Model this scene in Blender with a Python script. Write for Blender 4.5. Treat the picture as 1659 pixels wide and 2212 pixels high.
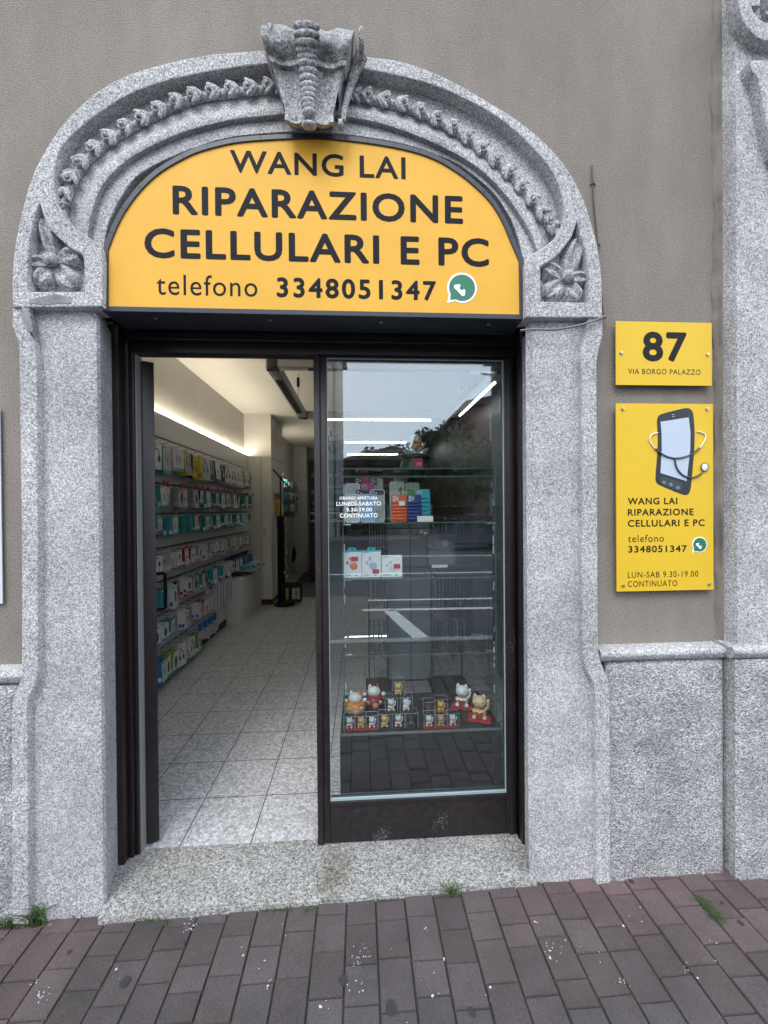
import bpy, bmesh, math, random
from mathutils import Vector, Matrix
from math import sin, cos, pi, radians
import numpy as np
for o in list(bpy.data.objects): bpy.data.objects.remove(o)
sc = bpy.context.scene
COL = sc.collection
# ------------------------------------------------------------------ camera (solved from the floor tiles)
TI = .33
FPX, YAW, PIT, ROL = 887.49, .0593431, -.0061395, -.0083601
CAM = np.array([2.60087469*TI, -5.96996451*TI, 4.77551019*TI])
_F = np.array([sin(YAW)*cos(PIT), cos(YAW)*cos(PIT), sin(PIT)])
_R = np.array([cos(YAW), -sin(YAW), 0]); _U = np.cross(_R, _F)
_R2 = _R*cos(ROL)+_U*sin(ROL); _U2 = -_R*sin(ROL)+_U*cos(ROL)
cd = bpy.data.cameras.new('camera'); cam = bpy.data.objects.new('camera', cd); COL.objects.link(cam)
cam.matrix_world = Matrix(((_R2[0], _U2[0], -_F[0], CAM[0]), (_R2[1], _U2[1], -_F[1], CAM[1]), (_R2[2], _U2[2], -_F[2], CAM[2]), (0, 0, 0, 1)))
cd.sensor_fit = 'HORIZONTAL'; cd.sensor_width = 36; cd.lens = 36*FPX/1659
cd.clip_start = .02; cd.clip_end = 500
sc.camera = cam
# ------------------------------------------------------------------ sky, sun, exposure
SUN_EL, SUN_AZ = radians(52), radians(200)      # azimuth clockwise from +Y: the sun stands before the facade
w = bpy.data.worlds.new('World'); sc.world = w; w.use_nodes = True
nt = w.node_tree; bg = nt.nodes['Background']
sky = nt.nodes.new('ShaderNodeTexSky'); sky.sky_type = 'NISHITA'; sky.sun_disc = False
sky.sun_elevation = SUN_EL; sky.sun_rotation = SUN_AZ; sky.dust_density = 3; sky.air_density = 1.0
tc = nt.nodes.new('ShaderNodeTexCoord'); nz = nt.nodes.new('ShaderNodeTexNoise')
nz.inputs['Scale'].default_value = 3; nz.inputs['Detail'].default_value = 6; nz.inputs['Roughness'].default_value = .55
cr = nt.nodes.new('ShaderNodeValToRGB'); cr.color_ramp.elements[0].position = .3; cr.color_ramp.elements[1].position = .72
cr.color_ramp.elements[0].color = (6.1, 6.85, 8.1, 1); cr.color_ramp.elements[1].color = (8.9, 9.5, 10.6, 1)
mx = nt.nodes.new('ShaderNodeMixRGB'); mx.inputs[0].default_value = .8
nt.links.new(tc.outputs['Generated'], nz.inputs['Vector']); nt.links.new(nz.outputs['Fac'], cr.inputs[0])
nt.links.new(sky.outputs[0], mx.inputs[1]); nt.links.new(cr.outputs[0], mx.inputs[2])
nt.links.new(mx.outputs[0], bg.inputs[0]); bg.inputs[1].default_value = .12
sl = bpy.data.lights.new('sun', 'SUN'); sl.energy = .7; sl.angle = radians(25); sl.color = (1, .97, .93)
so = bpy.data.objects.new('sun', sl); COL.objects.link(so)
sd = Vector((sin(SUN_AZ)*cos(SUN_EL), cos(SUN_AZ)*cos(SUN_EL), sin(SUN_EL)))
so.rotation_euler = sd.to_track_quat('Z', 'Y').to_euler(); so.location = (0, -6, 9)
sc.view_settings.view_transform = 'Standard'; sc.view_settings.look = 'None'; sc.view_settings.gamma = 1
sc.view_settings.exposure = 1.35

# ------------------------------------------------------------------ helpers
def ray(x, y): return _F+_R2*(x-829.5)/FPX-_U2*(y-1106)/FPX
def P(x, y, Y):                                   # picture point -> world point on the plane at depth Y
    d = ray(x, y); t = (Y-CAM[1])/d[1]; return CAM+t*d
def PZ(x, y, Z):
    d = ray(x, y); t = (Z-CAM[2])/d[2]; return CAM+t*d
def PX(x, y, X):
    d = ray(x, y); t = (X-CAM[0])/d[0]; return CAM+t*d
def XZ(pts, Y): return [(float(q[0]), float(q[2])) for q in (P(x, y, Y) for x, y in pts)]
rnd = random.Random(7)

class MB:
    def __init__(s): s.v = []; s.f = []; s.m = []
    def add(s, vs, fs, m=0):
        b = len(s.v); s.v += [tuple(map(float, v)) for v in vs]
        for f in fs: s.f.append(tuple(b+i for i in f)); s.m.append(m)
    def box(s, a, b, m=0):
        x0, y0, z0 = a; x1, y1, z1 = b
        s.add([(x0,y0,z0),(x1,y0,z0),(x1,y1,z0),(x0,y1,z0),(x0,y0,z1),(x1,y0,z1),(x1,y1,z1),(x0,y1,z1)],
              [(0,3,2,1),(4,5,6,7),(0,1,5,4),(1,2,6,5),(2,3,7,6),(3,0,4,7)], m)
    def cbox(s, a, b, c, m=0):                    # box with chamfered edges
        x0, y0, z0 = a; x1, y1, z1 = b
        bm = bmesh.new(); bmesh.ops.create_cube(bm, size=1)
        for v in bm.verts: v.co = Vector(((x0+x1)/2+v.co.x*(x1-x0), (y0+y1)/2+v.co.y*(y1-y0), (z0+z1)/2+v.co.z*(z1-z0)))
        bmesh.ops.bevel(bm, geom=list(bm.edges), offset=c, segments=2, affect='EDGES', profile=.5)
        bm.verts.ensure_lookup_table()
        s.add([v.co for v in bm.verts], [[v.index for v in f.verts] for f in bm.faces], m); bm.free()
    def ell(s, c, r, m=0, u=12, v=8, rot=None, cut=None):
        vs = []; fs = []
        for j in range(v+1):
            th = pi*j/v
            for i in range(u):
                ph = 2*pi*i/u
                q = Vector((r[0]*sin(th)*cos(ph), r[1]*sin(th)*sin(ph), r[2]*cos(th)))
                if rot is not None: q = rot @ q
                vs.append(Vector(c)+q)
        for j in range(v):
            for i in range(u):
                a = j*u+i; b = j*u+(i+1) % u
                fs.append((a, a+u, b+u, b))
        s.add(vs, fs, m)
    def tube(s, pts, r, m=0, n=8, caps=True, rs=None):
        pts = [Vector(p) for p in pts]; vs = []; fs = []; up = None
        for i, p in enumerate(pts):
            t = (pts[min(i+1, len(pts)-1)]-pts[max(i-1, 0)]).normalized()
            if up is None:
                up = Vector((0, 0, 1)) if abs(t.z) < .9 else Vector((1, 0, 0))
            a = t.cross(up)
            if a.length < 1e-5: a = t.orthogonal()
            a.normalize(); b = t.cross(a); up = -b if (-b).dot(up) > 0 else b
            b = a.cross(t)
            rr = rs[i] if rs else r
            for k in range(n): vs.append(p+(a*cos(2*pi*k/n)+b*sin(2*pi*k/n))*rr)
        for i in range(len(pts)-1):
            for k in range(n):
                q = i*n+k; q2 = i*n+(k+1) % n
                fs.append((q, q2, q2+n, q+n))
        if caps: fs.append(tuple(range(n))[::-1]); fs.append(tuple((len(pts)-1)*n+k for k in range(n)))
        s.add(vs, fs, m)
    def lathe(s, prof, c, m=0, n=20, axis='z'):
        vs = []; fs = []
        for r, z in prof:
            for k in range(n):
                a, b = r*cos(2*pi*k/n), r*sin(2*pi*k/n)
                q = {'z': (a, b, z), 'y': (a, z, b), 'x': (z, a, b)}[axis]
                vs.append((c[0]+q[0], c[1]+q[1], c[2]+q[2]))
        for i in range(len(prof)-1):
            for k in range(n):
                fs.append((i*n+k, i*n+(k+1) % n, (i+1)*n+(k+1) % n, (i+1)*n+k))
        fs.append(tuple(range(n))); fs.append(tuple((len(prof)-1)*n+k for k in range(n)))
        s.add(vs, fs, m)
    def prism_y(s, xz, y0, y1, m=0):              # simple polygon in XZ pushed along Y
        n = len(xz)
        s.add([(x, y0, z) for x, z in xz]+[(x, y1, z) for x, z in xz],
              [tuple(range(n)), tuple(range(2*n-1, n-1, -1))]+[(i, i+n, (i+1) % n+n, (i+1) % n) for i in range(n)], m)
    def loft(s, rails, m=0, closed=False):
        n = len(rails[0]); vs = [v for r in rails for v in r]; fs = []
        for j in range(len(rails)-1):
            for i in range(n if closed else n-1):
                fs.append((j*n+i, j*n+(i+1) % n, (j+1)*n+(i+1) % n, (j+1)*n+i))
        s.add(vs, fs, m)

WL = {}
def finish(name, me, mats, parent, smooth):
    L = WL.get(parent.name, Vector((0, 0, 0))) if parent else Vector((0, 0, 0))
    if parent and L.length: me.transform(Matrix.Translation(-L))
    for m in (mats if isinstance(mats, (list, tuple)) else [mats]): me.materials.append(m)
    o = bpy.data.objects.new(name, me); COL.objects.link(o)
    if parent: o.parent = parent; WL[o.name] = L
    else: WL[o.name] = Vector((0, 0, 0))
    if smooth is not None:
        bm = bmesh.new(); bm.from_mesh(me)
        bmesh.ops.recalc_face_normals(bm, faces=bm.faces)
        for f in bm.faces: f.smooth = True
        for e in bm.edges:
            if len(e.link_faces) == 2 and e.calc_face_angle(0) > radians(smooth): e.smooth = False
        bm.to_mesh(me); bm.free()
    return o
def obj(name, mb, mats, parent=None, smooth=38):
    me = bpy.data.meshes.new(name); me.from_pydata(mb.v, [], mb.f)
    for p, m in zip(me.polygons, mb.m): p.material_index = m
    me.update()
    return finish(name, me, mats, parent, smooth)
def tag(o, label, cat, group=None, kind=None):
    if label: o['label'] = label
    if cat: o['category'] = cat
    if group: o['group'] = group
    if kind: o['kind'] = kind
    return o
def struct(o): o['kind'] = 'structure'; return o
def thing(name, label, cat, loc, group=None):
    o = bpy.data.objects.new(name, None); COL.objects.link(o); o.location = loc; o.empty_display_size = .1
    WL[o.name] = Vector(loc); return tag(o, label, cat, group)
def dup(o, loc, label=None, group=None, scale=None, rotz=None):
    def cp(a, par):
        c = a.copy(); COL.objects.link(c); c.parent = par
        for ch in a.children: cp(ch, c)
        return c
    r = cp(o, o.parent); r.location = loc
    if label: r['label'] = label
    if group: r['group'] = group
    if scale: r.scale = scale
    if rotz is not None: r.rotation_euler = (0, 0, rotz)
    return r
def eval_mesh(o):
    dg = bpy.context.evaluated_depsgraph_get(); dg.update()
    me = bpy.data.meshes.new_from_object(o.evaluated_get(dg)); return me
def flat(name, loops, y0, y1, mats, parent=None, bevel=0, smooth=30):   # XZ outline (with holes) given thickness y0..y1
    cu = bpy.data.curves.new(name, 'CURVE'); cu.dimensions = '2D'; cu.fill_mode = 'BOTH'
    cu.extrude = max((y1-y0)/2-bevel, 0); cu.bevel_depth = bevel; cu.bevel_resolution = 1
    if bevel: cu.offset = -bevel
    for lp in loops:
        sp = cu.splines.new('POLY'); sp.points.add(len(lp)-1); sp.use_cyclic_u = True
        for q, (x, z) in zip(sp.points, lp): q.co = (x, z, 0, 1)
    t = bpy.data.objects.new('tmp', cu); COL.objects.link(t)
    me = eval_mesh(t); bpy.data.objects.remove(t)
    me.transform(Matrix(((1,0,0,0),(0,0,-1,(y0+y1)/2),(0,1,0,0),(0,0,0,1))))
    me.materials.clear(); me.name = name
    return finish(name, me, mats, parent, smooth)
def _caph():
    cu = bpy.data.curves.new('t', 'FONT'); cu.body = 'H'; t = bpy.data.objects.new('tmp', cu); COL.objects.link(t); me = eval_mesh(t); bpy.data.objects.remove(t)
    return max(v.co.y for v in me.vertices)
CAPH = _caph(); print('CAPH', CAPH)
_shift = [(0, 0)]+[(cos(k*pi/4), sin(k*pi/4)) for k in range(8)]
def text(s, x0, x1, zb, zt, y, mat, parent, bold=0., track=1.06, name='lettering', depth=.0006):
    cu = bpy.data.curves.new('t', 'FONT'); cu.body = s; cu.space_character = track; cu.resolution_u = 4
    t = bpy.data.objects.new('tmp', cu); COL.objects.link(t); me = eval_mesh(t)
    co = np.array([v.co[:] for v in me.vertices]); xa, xb = co[:, 0].min(), co[:, 0].max()
    za = 0; zc = co[:, 1].max() if 'telef' in s else CAPH
    bpy.data.objects.remove(t)
    sx = (x1-x0)/(xb-xa); sz = (zt-zb)/(zc-za); b = bold*(zt-zb)
    faces = [tuple(p.vertices) for p in me.polygons]; mb = MB()
    sh = _shift if bold else _shift[:1]
    kx = (x1-x0-2*b)/(x1-x0); kz = (zt-zb-2*b)/(zt-zb)
    for k, (ax, az) in enumerate(sh):
        mb.add([(x0+b+(c[0]-xa)*sx*kx+ax*b, y-depth-k*.00003, zb+b+c[1]*sz*kz+az*b) for c in co], faces)
    o = obj(name, mb, mat, parent, smooth=None); o['label'] = 'printed line reading '+s
    return o
def textpx(s, x0, x1, yb, yt, Y, mat, parent, **k):
    a = P(x0, (yb+yt)/2, Y); b = P(x1, (yb+yt)/2, Y); xm = (x0+x1)/2
    zb = P(xm, yb, Y)[2]; zt = P(xm, yt, Y)[2]
    return text(s, a[0], b[0], zb, zt, Y, mat, parent, **k)
def resample(pts, n, smooth=2):
    p = np.array(pts, float)
    for _ in range(smooth):                      # Chaikin rounding, ends kept
        q = [p[0]]
        for i in range(len(p)-1): q += [p[i]*.75+p[i+1]*.25, p[i]*.25+p[i+1]*.75]
        p = np.array(q+[p[-1]])
    d = np.r_[0, np.cumsum(np.linalg.norm(np.diff(p, axis=0), axis=1))]
    u = np.linspace(0, d[-1], n)
    return [(float(np.interp(k, d, p[:, 0])), float(np.interp(k, d, p[:, 1]))) for k in u]

# ------------------------------------------------------------------ materials
def N(nt, t, **k):
    n = nt.nodes.new(t)
    for a, v in k.items():
        if a in n.inputs: n.inputs[a].default_value = v
        else: setattr(n, a, v)
    return n
def mat(name, col, rough=.6, metal=0., var=0., vscale=8., bump=0., bscale=200., spec=.5, attr=None, emit=None, estr=0, coat=0):
    m = bpy.data.materials.new(name); m.use_nodes = True; nt = m.node_tree; b = nt.nodes['Principled BSDF']
    b.inputs['Base Color'].default_value = (*col, 1); b.inputs['Roughness'].default_value = rough
    b.inputs['Metallic'].default_value = metal; b.inputs['Specular IOR Level'].default_value = spec
    b.inputs['Coat Weight'].default_value = coat
    co = N(nt, 'ShaderNodeNewGeometry').outputs['Position'] if False else N(nt, 'ShaderNodeTexCoord').outputs['Object']
    if var:
        n = N(nt, 'ShaderNodeTexNoise', Scale=vscale, Detail=6, Roughness=.6); nt.links.new(co, n.inputs['Vector'])
        r = N(nt, 'ShaderNodeMapRange'); r.inputs[1].default_value = .3; r.inputs[2].default_value = .7
        r.inputs[3].default_value = 1-var; r.inputs[4].default_value = 1+var; nt.links.new(n.outputs['Fac'], r.inputs[0])
        h = N(nt, 'ShaderNodeMixRGB', blend_type='MULTIPLY'); h.inputs[0].default_value = 1; h.inputs[1].default_value = (*col, 1)
        nt.links.new(r.outputs[0], h.inputs[2]); nt.links.new(h.outputs[0], b.inputs['Base Color'])
    if bump:
        n = N(nt, 'ShaderNodeTexNoise', Scale=bscale, Detail=4, Roughness=.6); nt.links.new(co, n.inputs['Vector'])
        bp = N(nt, 'ShaderNodeBump', Strength=bump, Distance=.01); nt.links.new(n.outputs['Fac'], bp.inputs['Height']); nt.links.new(bp.outputs[0], b.inputs['Normal'])
    if emit:
        b.inputs['Emission Color'].default_value = (*emit, 1); b.inputs['Emission Strength'].default_value = estr
    return m
def granite(name, light, dark, scale=170., thr=(.36, .56), stain=.25, bump=.35, soot=0., bdist=.006, warm=0):
    m = bpy.data.materials.new(name); m.use_nodes = True; nt = m.node_tree; b = nt.nodes['Principled BSDF']; L = nt.links.new
    co = N(nt, 'ShaderNodeTexCoord').outputs['Object']
    n1 = N(nt, 'ShaderNodeTexNoise', Scale=scale, Detail=3, Roughness=.75); L(co, n1.inputs['Vector'])
    r1 = N(nt, 'ShaderNodeValToRGB'); e = r1.color_ramp.elements
    e[0].position = thr[0]; e[0].color = (*dark, 1); e[1].position = thr[1]; e[1].color = (*light, 1); L(n1.outputs['Fac'], r1.inputs[0])
    n2 = N(nt, 'ShaderNodeTexVoronoi', Scale=scale*.75); L(co, n2.inputs['Vector'])
    sp = N(nt, 'ShaderNodeSeparateColor'); L(n2.outputs['Color'], sp.inputs[0])
    r2 = N(nt, 'ShaderNodeMapRange'); r2.inputs[1].default_value = 0; r2.inputs[2].default_value = 1; r2.inputs[3].default_value = .62; r2.inputs[4].default_value = 1.3
    L(sp.outputs[0], r2.inputs[0])
    mu = N(nt, 'ShaderNodeMixRGB', blend_type='MULTIPLY'); mu.inputs[0].default_value = 1; L(r1.outputs[0], mu.inputs[1]); L(r2.outputs[0], mu.inputs[2])
    n3 = N(nt, 'ShaderNodeTexNoise', Scale=3.2, Detail=7, Roughness=.62); L(co, n3.inputs['Vector'])
    r3 = N(nt, 'ShaderNodeMapRange'); r3.inputs[1].default_value = .3; r3.inputs[2].default_value = .72; r3.inputs[3].default_value = 1.08; r3.inputs[4].default_value = 1-stain; L(n3.outputs['Fac'], r3.inputs[0])
    m2 = N(nt, 'ShaderNodeMixRGB', blend_type='MULTIPLY'); m2.inputs[0].default_value = 1; L(mu.outputs[0], m2.inputs[1]); L(r3.outputs[0], m2.inputs[2])
    out = m2.outputs[0]
    if soot:                                       # black crust that grew in patches
        n4 = N(nt, 'ShaderNodeTexNoise', Scale=14, Detail=8, Roughness=.75); L(co, n4.inputs['Vector'])
        r4 = N(nt, 'ShaderNodeMapRange'); r4.inputs[1].default_value = .5; r4.inputs[2].default_value = .66; r4.inputs[3].default_value = 0; r4.inputs[4].default_value = soot; L(n4.outputs['Fac'], r4.inputs[0])
        m3 = N(nt, 'ShaderNodeMixRGB'); L(r4.outputs[0], m3.inputs[0]); L(out, m3.inputs[1]); m3.inputs[2].default_value = (.05, .048, .045, 1); out = m3.outputs[0]
    L(out, b.inputs['Base Color']); b.inputs['Roughness'].default_value = .78; b.inputs['Specular IOR Level'].default_value = .3
    n5 = N(nt, 'ShaderNodeTexNoise', Scale=scale*.8, Detail=3); L(co, n5.inputs['Vector'])
    bp = N(nt, 'ShaderNodeBump', Strength=bump, Distance=bdist); L(n5.outputs['Fac'], bp.inputs['Height']); L(bp.outputs[0], b.inputs['Normal'])
    return m
def glass(name, r0, tint=(.96, .985, .975), rough=0.):
    m = bpy.data.materials.new(name); m.use_nodes = True; nt = m.node_tree; L = nt.links.new
    for n in list(nt.nodes): nt.nodes.remove(n)
    g = N(nt, 'ShaderNodeNewGeometry'); d = N(nt, 'ShaderNodeVectorMath', operation='DOT_PRODUCT'); L(g.outputs['Normal'], d.inputs[0]); L(g.outputs['Incoming'], d.inputs[1])
    a = N(nt, 'ShaderNodeMath', operation='ABSOLUTE'); L(d.outputs['Value'], a.inputs[0])
    i = N(nt, 'ShaderNodeMath', operation='SUBTRACT'); i.inputs[0].default_value = 1; L(a.outputs[0], i.inputs[1])
    p = N(nt, 'ShaderNodeMath', operation='POWER'); L(i.outputs[0], p.inputs[0]); p.inputs[1].default_value = 5
    q = N(nt, 'ShaderNodeMath', operation='MULTIPLY_ADD'); L(p.outputs[0], q.inputs[0]); q.inputs[1].default_value = 1-r0; q.inputs[2].default_value = r0
    t = N(nt, 'ShaderNodeBsdfTransparent'); t.inputs[0].default_value = (*tint, 1)
    s = N(nt, 'ShaderNodeBsdfGlossy'); s.inputs['Roughness'].default_value = rough; s.inputs['Color'].default_value = (.86, .94, 1, 1)
    x = N(nt, 'ShaderNodeMixShader'); L(q.outputs[0], x.inputs[0]); L(t.outputs[0], x.inputs[1]); L(s.outputs[0], x.inputs[2])
    o = N(nt, 'ShaderNodeOutputMaterial'); L(x.outputs[0], o.inputs[0])
    return m
M = dict(
    plaster=mat('plaster', (.205, .184, .160), .92, var=.10, vscale=2.2, bump=.55, bscale=150, spec=.15),
    granite=granite('granite', (.60, .60, .605), (.10, .10, .103), scale=225, thr=(.34, .56), stain=.34),
    granite_worn=granite('granite worn', (.56, .565, .57), (.13, .13, .135), soot=.45, stain=.3),
    granite_key=granite('granite sooted', (.44, .445, .45), (.08, .08, .08), soot=.97, stain=.4),
    granite_rough=granite('granite rough hewn', (.58, .58, .585), (.12, .12, .12), scale=175, thr=(.33, .57), stain=.42, bump=.9, bdist=.012),
    granite_step=granite('granite step', (.43, .43, .41), (.075, .075, .075), scale=140, thr=(.36, .55), stain=.3, bump=.08),
    mortar=mat('mortar', (.29, .28, .275), .9, var=.45, bump=.4, bscale=90),
    frame=mat('brown black lacquered metal', (.0125, .0085, .0085), .42, var=.35, vscale=25, bump=.05, bscale=60),
    frame_dusty=mat('dusty dark metal', (.013, .0095, .0105), .5, var=.6, vscale=40, bump=.05),
    black=mat('black', (.006, .006, .007), .6, spec=.15), soft_black=mat('matt black', (.02, .02, .022), .8),
    navy=mat('dark anodised trim', (.022, .027, .038), .42, var=.12),
    yellow_lamp=mat('amber sign film', (.70, .385, .048), .55, spec=.25, var=.05, vscale=5),
    yellow=mat('yellow plate', (.68, .45, .028), .4, spec=.3, var=.02, vscale=4),
    ink=mat('sign ink', (.0085, .010, .0145), .65, spec=.15), ink2=mat('black print', (.006, .006, .007), .55, spec=.25),
    wa_green=mat('green print', (.012, .16, .085), .5), white_print=mat('white print', (.82, .83, .84), .5),
    glass_letter=mat('white vinyl', (.85, .86, .87), .5),
    steel=mat('steel', (.55, .54, .52), .28, 1.), chrome_dark=mat('dark steel', (.3, .3, .3), .3, 1.),
    white_wall=mat('white wall paint', (.66, .645, .60), .85, var=.04, vscale=3, bump=.15, bscale=120),
    ceiling=mat('ceiling paint', (.70, .685, .64), .9, var=.03, bump=.2, bscale=70),
    slat=mat('white laminate', (.62, .62, .61), .45), groove=mat('slat groove', (.03, .03, .03), .6),
    skirting=mat('brown skirting', (.05, .018, .012), .5, var=.2),
    wood=mat('dark brown wood', (.028, .011, .008), .45, var=.35, vscale=12),
    matgrey=mat('carpet', (.13, .12, .11), .95, bump=.3, bscale=300),
    glass=glass('door glass', .12), vit_glass=glass('cabinet glass', .012, (.93, .975, .965)), box_glass=glass('clear plastic', .05, (.93, .94, .95)),
    glass_edge=mat('green glass edge', (.06, .12, .11), .15, spec=.8),
    red=mat('red plastic', (.45, .02, .025), .35), gold=mat('gold', (.85, .55, .12), .22, 1.),
    cable=mat('grey cable', (.17, .165, .16), .6), rust=mat('rusty wire', (.12, .07, .05), .7),
    asphalt=mat('asphalt', (.055, .056, .06), .85, var=.15, vscale=1.5, bump=.3, bscale=120),
    road_paint=mat('road paint', (.7, .7, .68), .7, var=.1), sand=mat('joint sand', (.028, .026, .024), .95),
    bark=mat('bark', (.06, .045, .035), .9, var=.3), leaf=mat('leaf', (.045, .075, .028), .6, var=.35, vscale=2),
    leaf2=mat('leaf olive', (.06, .08, .03), .6, var=.3), grass=mat('grass blade', (.05, .088, .026), .6, var=.3, vscale=30),
)
def plaster():
    m = bpy.data.materials.new('plaster'); m.use_nodes = True; nt = m.node_tree; L = nt.links.new; b = nt.nodes['Principled BSDF']; co = N(nt, 'ShaderNodeTexCoord').outputs['Object']
    mp = N(nt, 'ShaderNodeMapping'); mp.inputs['Scale'].default_value = (1, 1, .35); L(co, mp.inputs[0])
    def rng(sc_, det, lo, hi, vec, a=.3, c=.7, rough=.6):
        n = N(nt, 'ShaderNodeTexNoise', Scale=sc_, Detail=det, Roughness=rough); L(vec, n.inputs['Vector']); r = N(nt, 'ShaderNodeMapRange'); L(n.outputs['Fac'], r.inputs[0])
        r.inputs[1].default_value = a; r.inputs[2].default_value = c; r.inputs[3].default_value = lo; r.inputs[4].default_value = hi; return r.outputs[0], n.outputs['Fac']
    a, _ = rng(1.3, 7, .86, 1.12, mp.outputs[0]); c, f = rng(170, 3, .72, 1.28, co); d, _ = rng(9, 5, .93, 1.06, mp.outputs[0])
    x = N(nt, 'ShaderNodeMath', operation='MULTIPLY'); L(a, x.inputs[0]); L(c, x.inputs[1]); y = N(nt, 'ShaderNodeMath', operation='MULTIPLY'); L(x.outputs[0], y.inputs[0]); L(d, y.inputs[1])
    h = N(nt, 'ShaderNodeMixRGB', blend_type='MULTIPLY'); h.inputs[0].default_value = 1; h.inputs[1].default_value = (.258, .233, .202, 1); L(y.outputs[0], h.inputs[2]); L(h.outputs[0], b.inputs['Base Color'])
    b.inputs['Roughness'].default_value = .93; b.inputs['Specular IOR Level'].default_value = .15
    bp = N(nt, 'ShaderNodeBump', Strength=.8, Distance=.008); L(f, bp.inputs['Height']); L(bp.outputs[0], b.inputs['Normal'])
    return m
M['plaster'] = plaster()
# floor tile material: speckled ceramic with thin joints every 33 cm
def floor_mat():
    m = granite('speckled floor tile', (.60, .615, .64), (.36, .365, .375), scale=100, thr=(.36, .62), stain=.06, bump=.02)
    nt = m.node_tree; L = nt.links.new; b = nt.nodes['Principled BSDF']
    co = N(nt, 'ShaderNodeTexCoord').outputs['Object']; s = N(nt, 'ShaderNodeSeparateXYZ'); L(co, s.inputs[0])
    ms = []
    for ax in (0, 1):
        d = N(nt, 'ShaderNodeMath', operation='DIVIDE'); L(s.outputs[ax], d.inputs[0]); d.inputs[1].default_value = TI
        a = N(nt, 'ShaderNodeMath', operation='ADD'); L(d.outputs[0], a.inputs[0]); a.inputs[1].default_value = 100.5
        f = N(nt, 'ShaderNodeMath', operation='FRACT'); L(a.outputs[0], f.inputs[0])
        u = N(nt, 'ShaderNodeMath', operation='SUBTRACT'); L(f.outputs[0], u.inputs[0]); u.inputs[1].default_value = .5
        v = N(nt, 'ShaderNodeMath', operation='ABSOLUTE'); L(u.outputs[0], v.inputs[0])
        g = N(nt, 'ShaderNodeMath', operation='LESS_THAN'); L(v.outputs[0], g.inputs[0]); g.inputs[1].default_value = .009
        ms.append(g)
    q = N(nt, 'ShaderNodeMath', operation='MAXIMUM'); L(ms[0].outputs[0], q.inputs[0]); L(ms[1].outputs[0], q.inputs[1])
    src = b.inputs['Base Color'].links[0].from_socket
    x = N(nt, 'ShaderNodeMixRGB'); L(q.outputs[0], x.inputs[0]); L(src, x.inputs[1]); x.inputs[2].default_value = (.07, .07, .072, 1)
    L(x.outputs[0], b.inputs['Base Color']); b.inputs['Roughness'].default_value = .32; b.inputs['Specular IOR Level'].default_value = .5
    return m
M['floor'] = floor_mat()
def step_stain():
    nt = M['granite_step'].node_tree; L = nt.links.new; b = nt.nodes['Principled BSDF']; src = b.inputs['Base Color'].links[0].from_socket
    co = N(nt, 'ShaderNodeTexCoord').outputs['Object']; out = src
    for cx_, cy_, r in ((.02, -.235, .09), (.05, -.16, .12)):
        mp = N(nt, 'ShaderNodeVectorMath', operation='DISTANCE'); L(co, mp.inputs[0]); mp.inputs[1].default_value = (cx_, cy_, 0)
        n = N(nt, 'ShaderNodeTexNoise', Scale=22, Detail=5, Roughness=.7); L(co, n.inputs['Vector'])
        m = N(nt, 'ShaderNodeMapRange'); L(mp.outputs['Value'], m.inputs[0]); m.inputs[1].default_value = r; m.inputs[2].default_value = 0; m.inputs[3].default_value = 0; m.inputs[4].default_value = 1
        k = N(nt, 'ShaderNodeMath', operation='MULTIPLY'); L(m.outputs[0], k.inputs[0]); L(n.outputs['Fac'], k.inputs[1])
        x = N(nt, 'ShaderNodeMixRGB', blend_type='MULTIPLY'); L(k.outputs[0], x.inputs[0]); L(out, x.inputs[1]); x.inputs[2].default_value = (.42, .30, .16, 1); out = x.outputs[0]
    L(out, b.inputs['Base Color'])
step_stain()
def specks(m, scale, thr, col):                     # dried dust flecks on lacquer
    nt = m.node_tree; L = nt.links.new; b = nt.nodes['Principled BSDF']; src = b.inputs['Base Color'].links[0].from_socket
    co = N(nt, 'ShaderNodeTexCoord').outputs['Object']; n = N(nt, 'ShaderNodeTexNoise', Scale=scale, Detail=2, Roughness=.8); L(co, n.inputs['Vector'])
    n2 = N(nt, 'ShaderNodeTexNoise', Scale=6, Detail=3); L(co, n2.inputs['Vector'])
    a = N(nt, 'ShaderNodeMath', operation='MULTIPLY'); L(n.outputs['Fac'], a.inputs[0]); L(n2.outputs['Fac'], a.inputs[1])
    r = N(nt, 'ShaderNodeMapRange'); L(a.outputs[0], r.inputs[0]); r.inputs[1].default_value = thr; r.inputs[2].default_value = thr+.05
    x = N(nt, 'ShaderNodeMixRGB'); L(r.outputs[0], x.inputs[0]); L(src, x.inputs[1]); x.inputs[2].default_value = (*col, 1); L(x.outputs[0], b.inputs['Base Color'])
specks(M['frame_dusty'], 150, .385, (.16, .15, .15))
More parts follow.
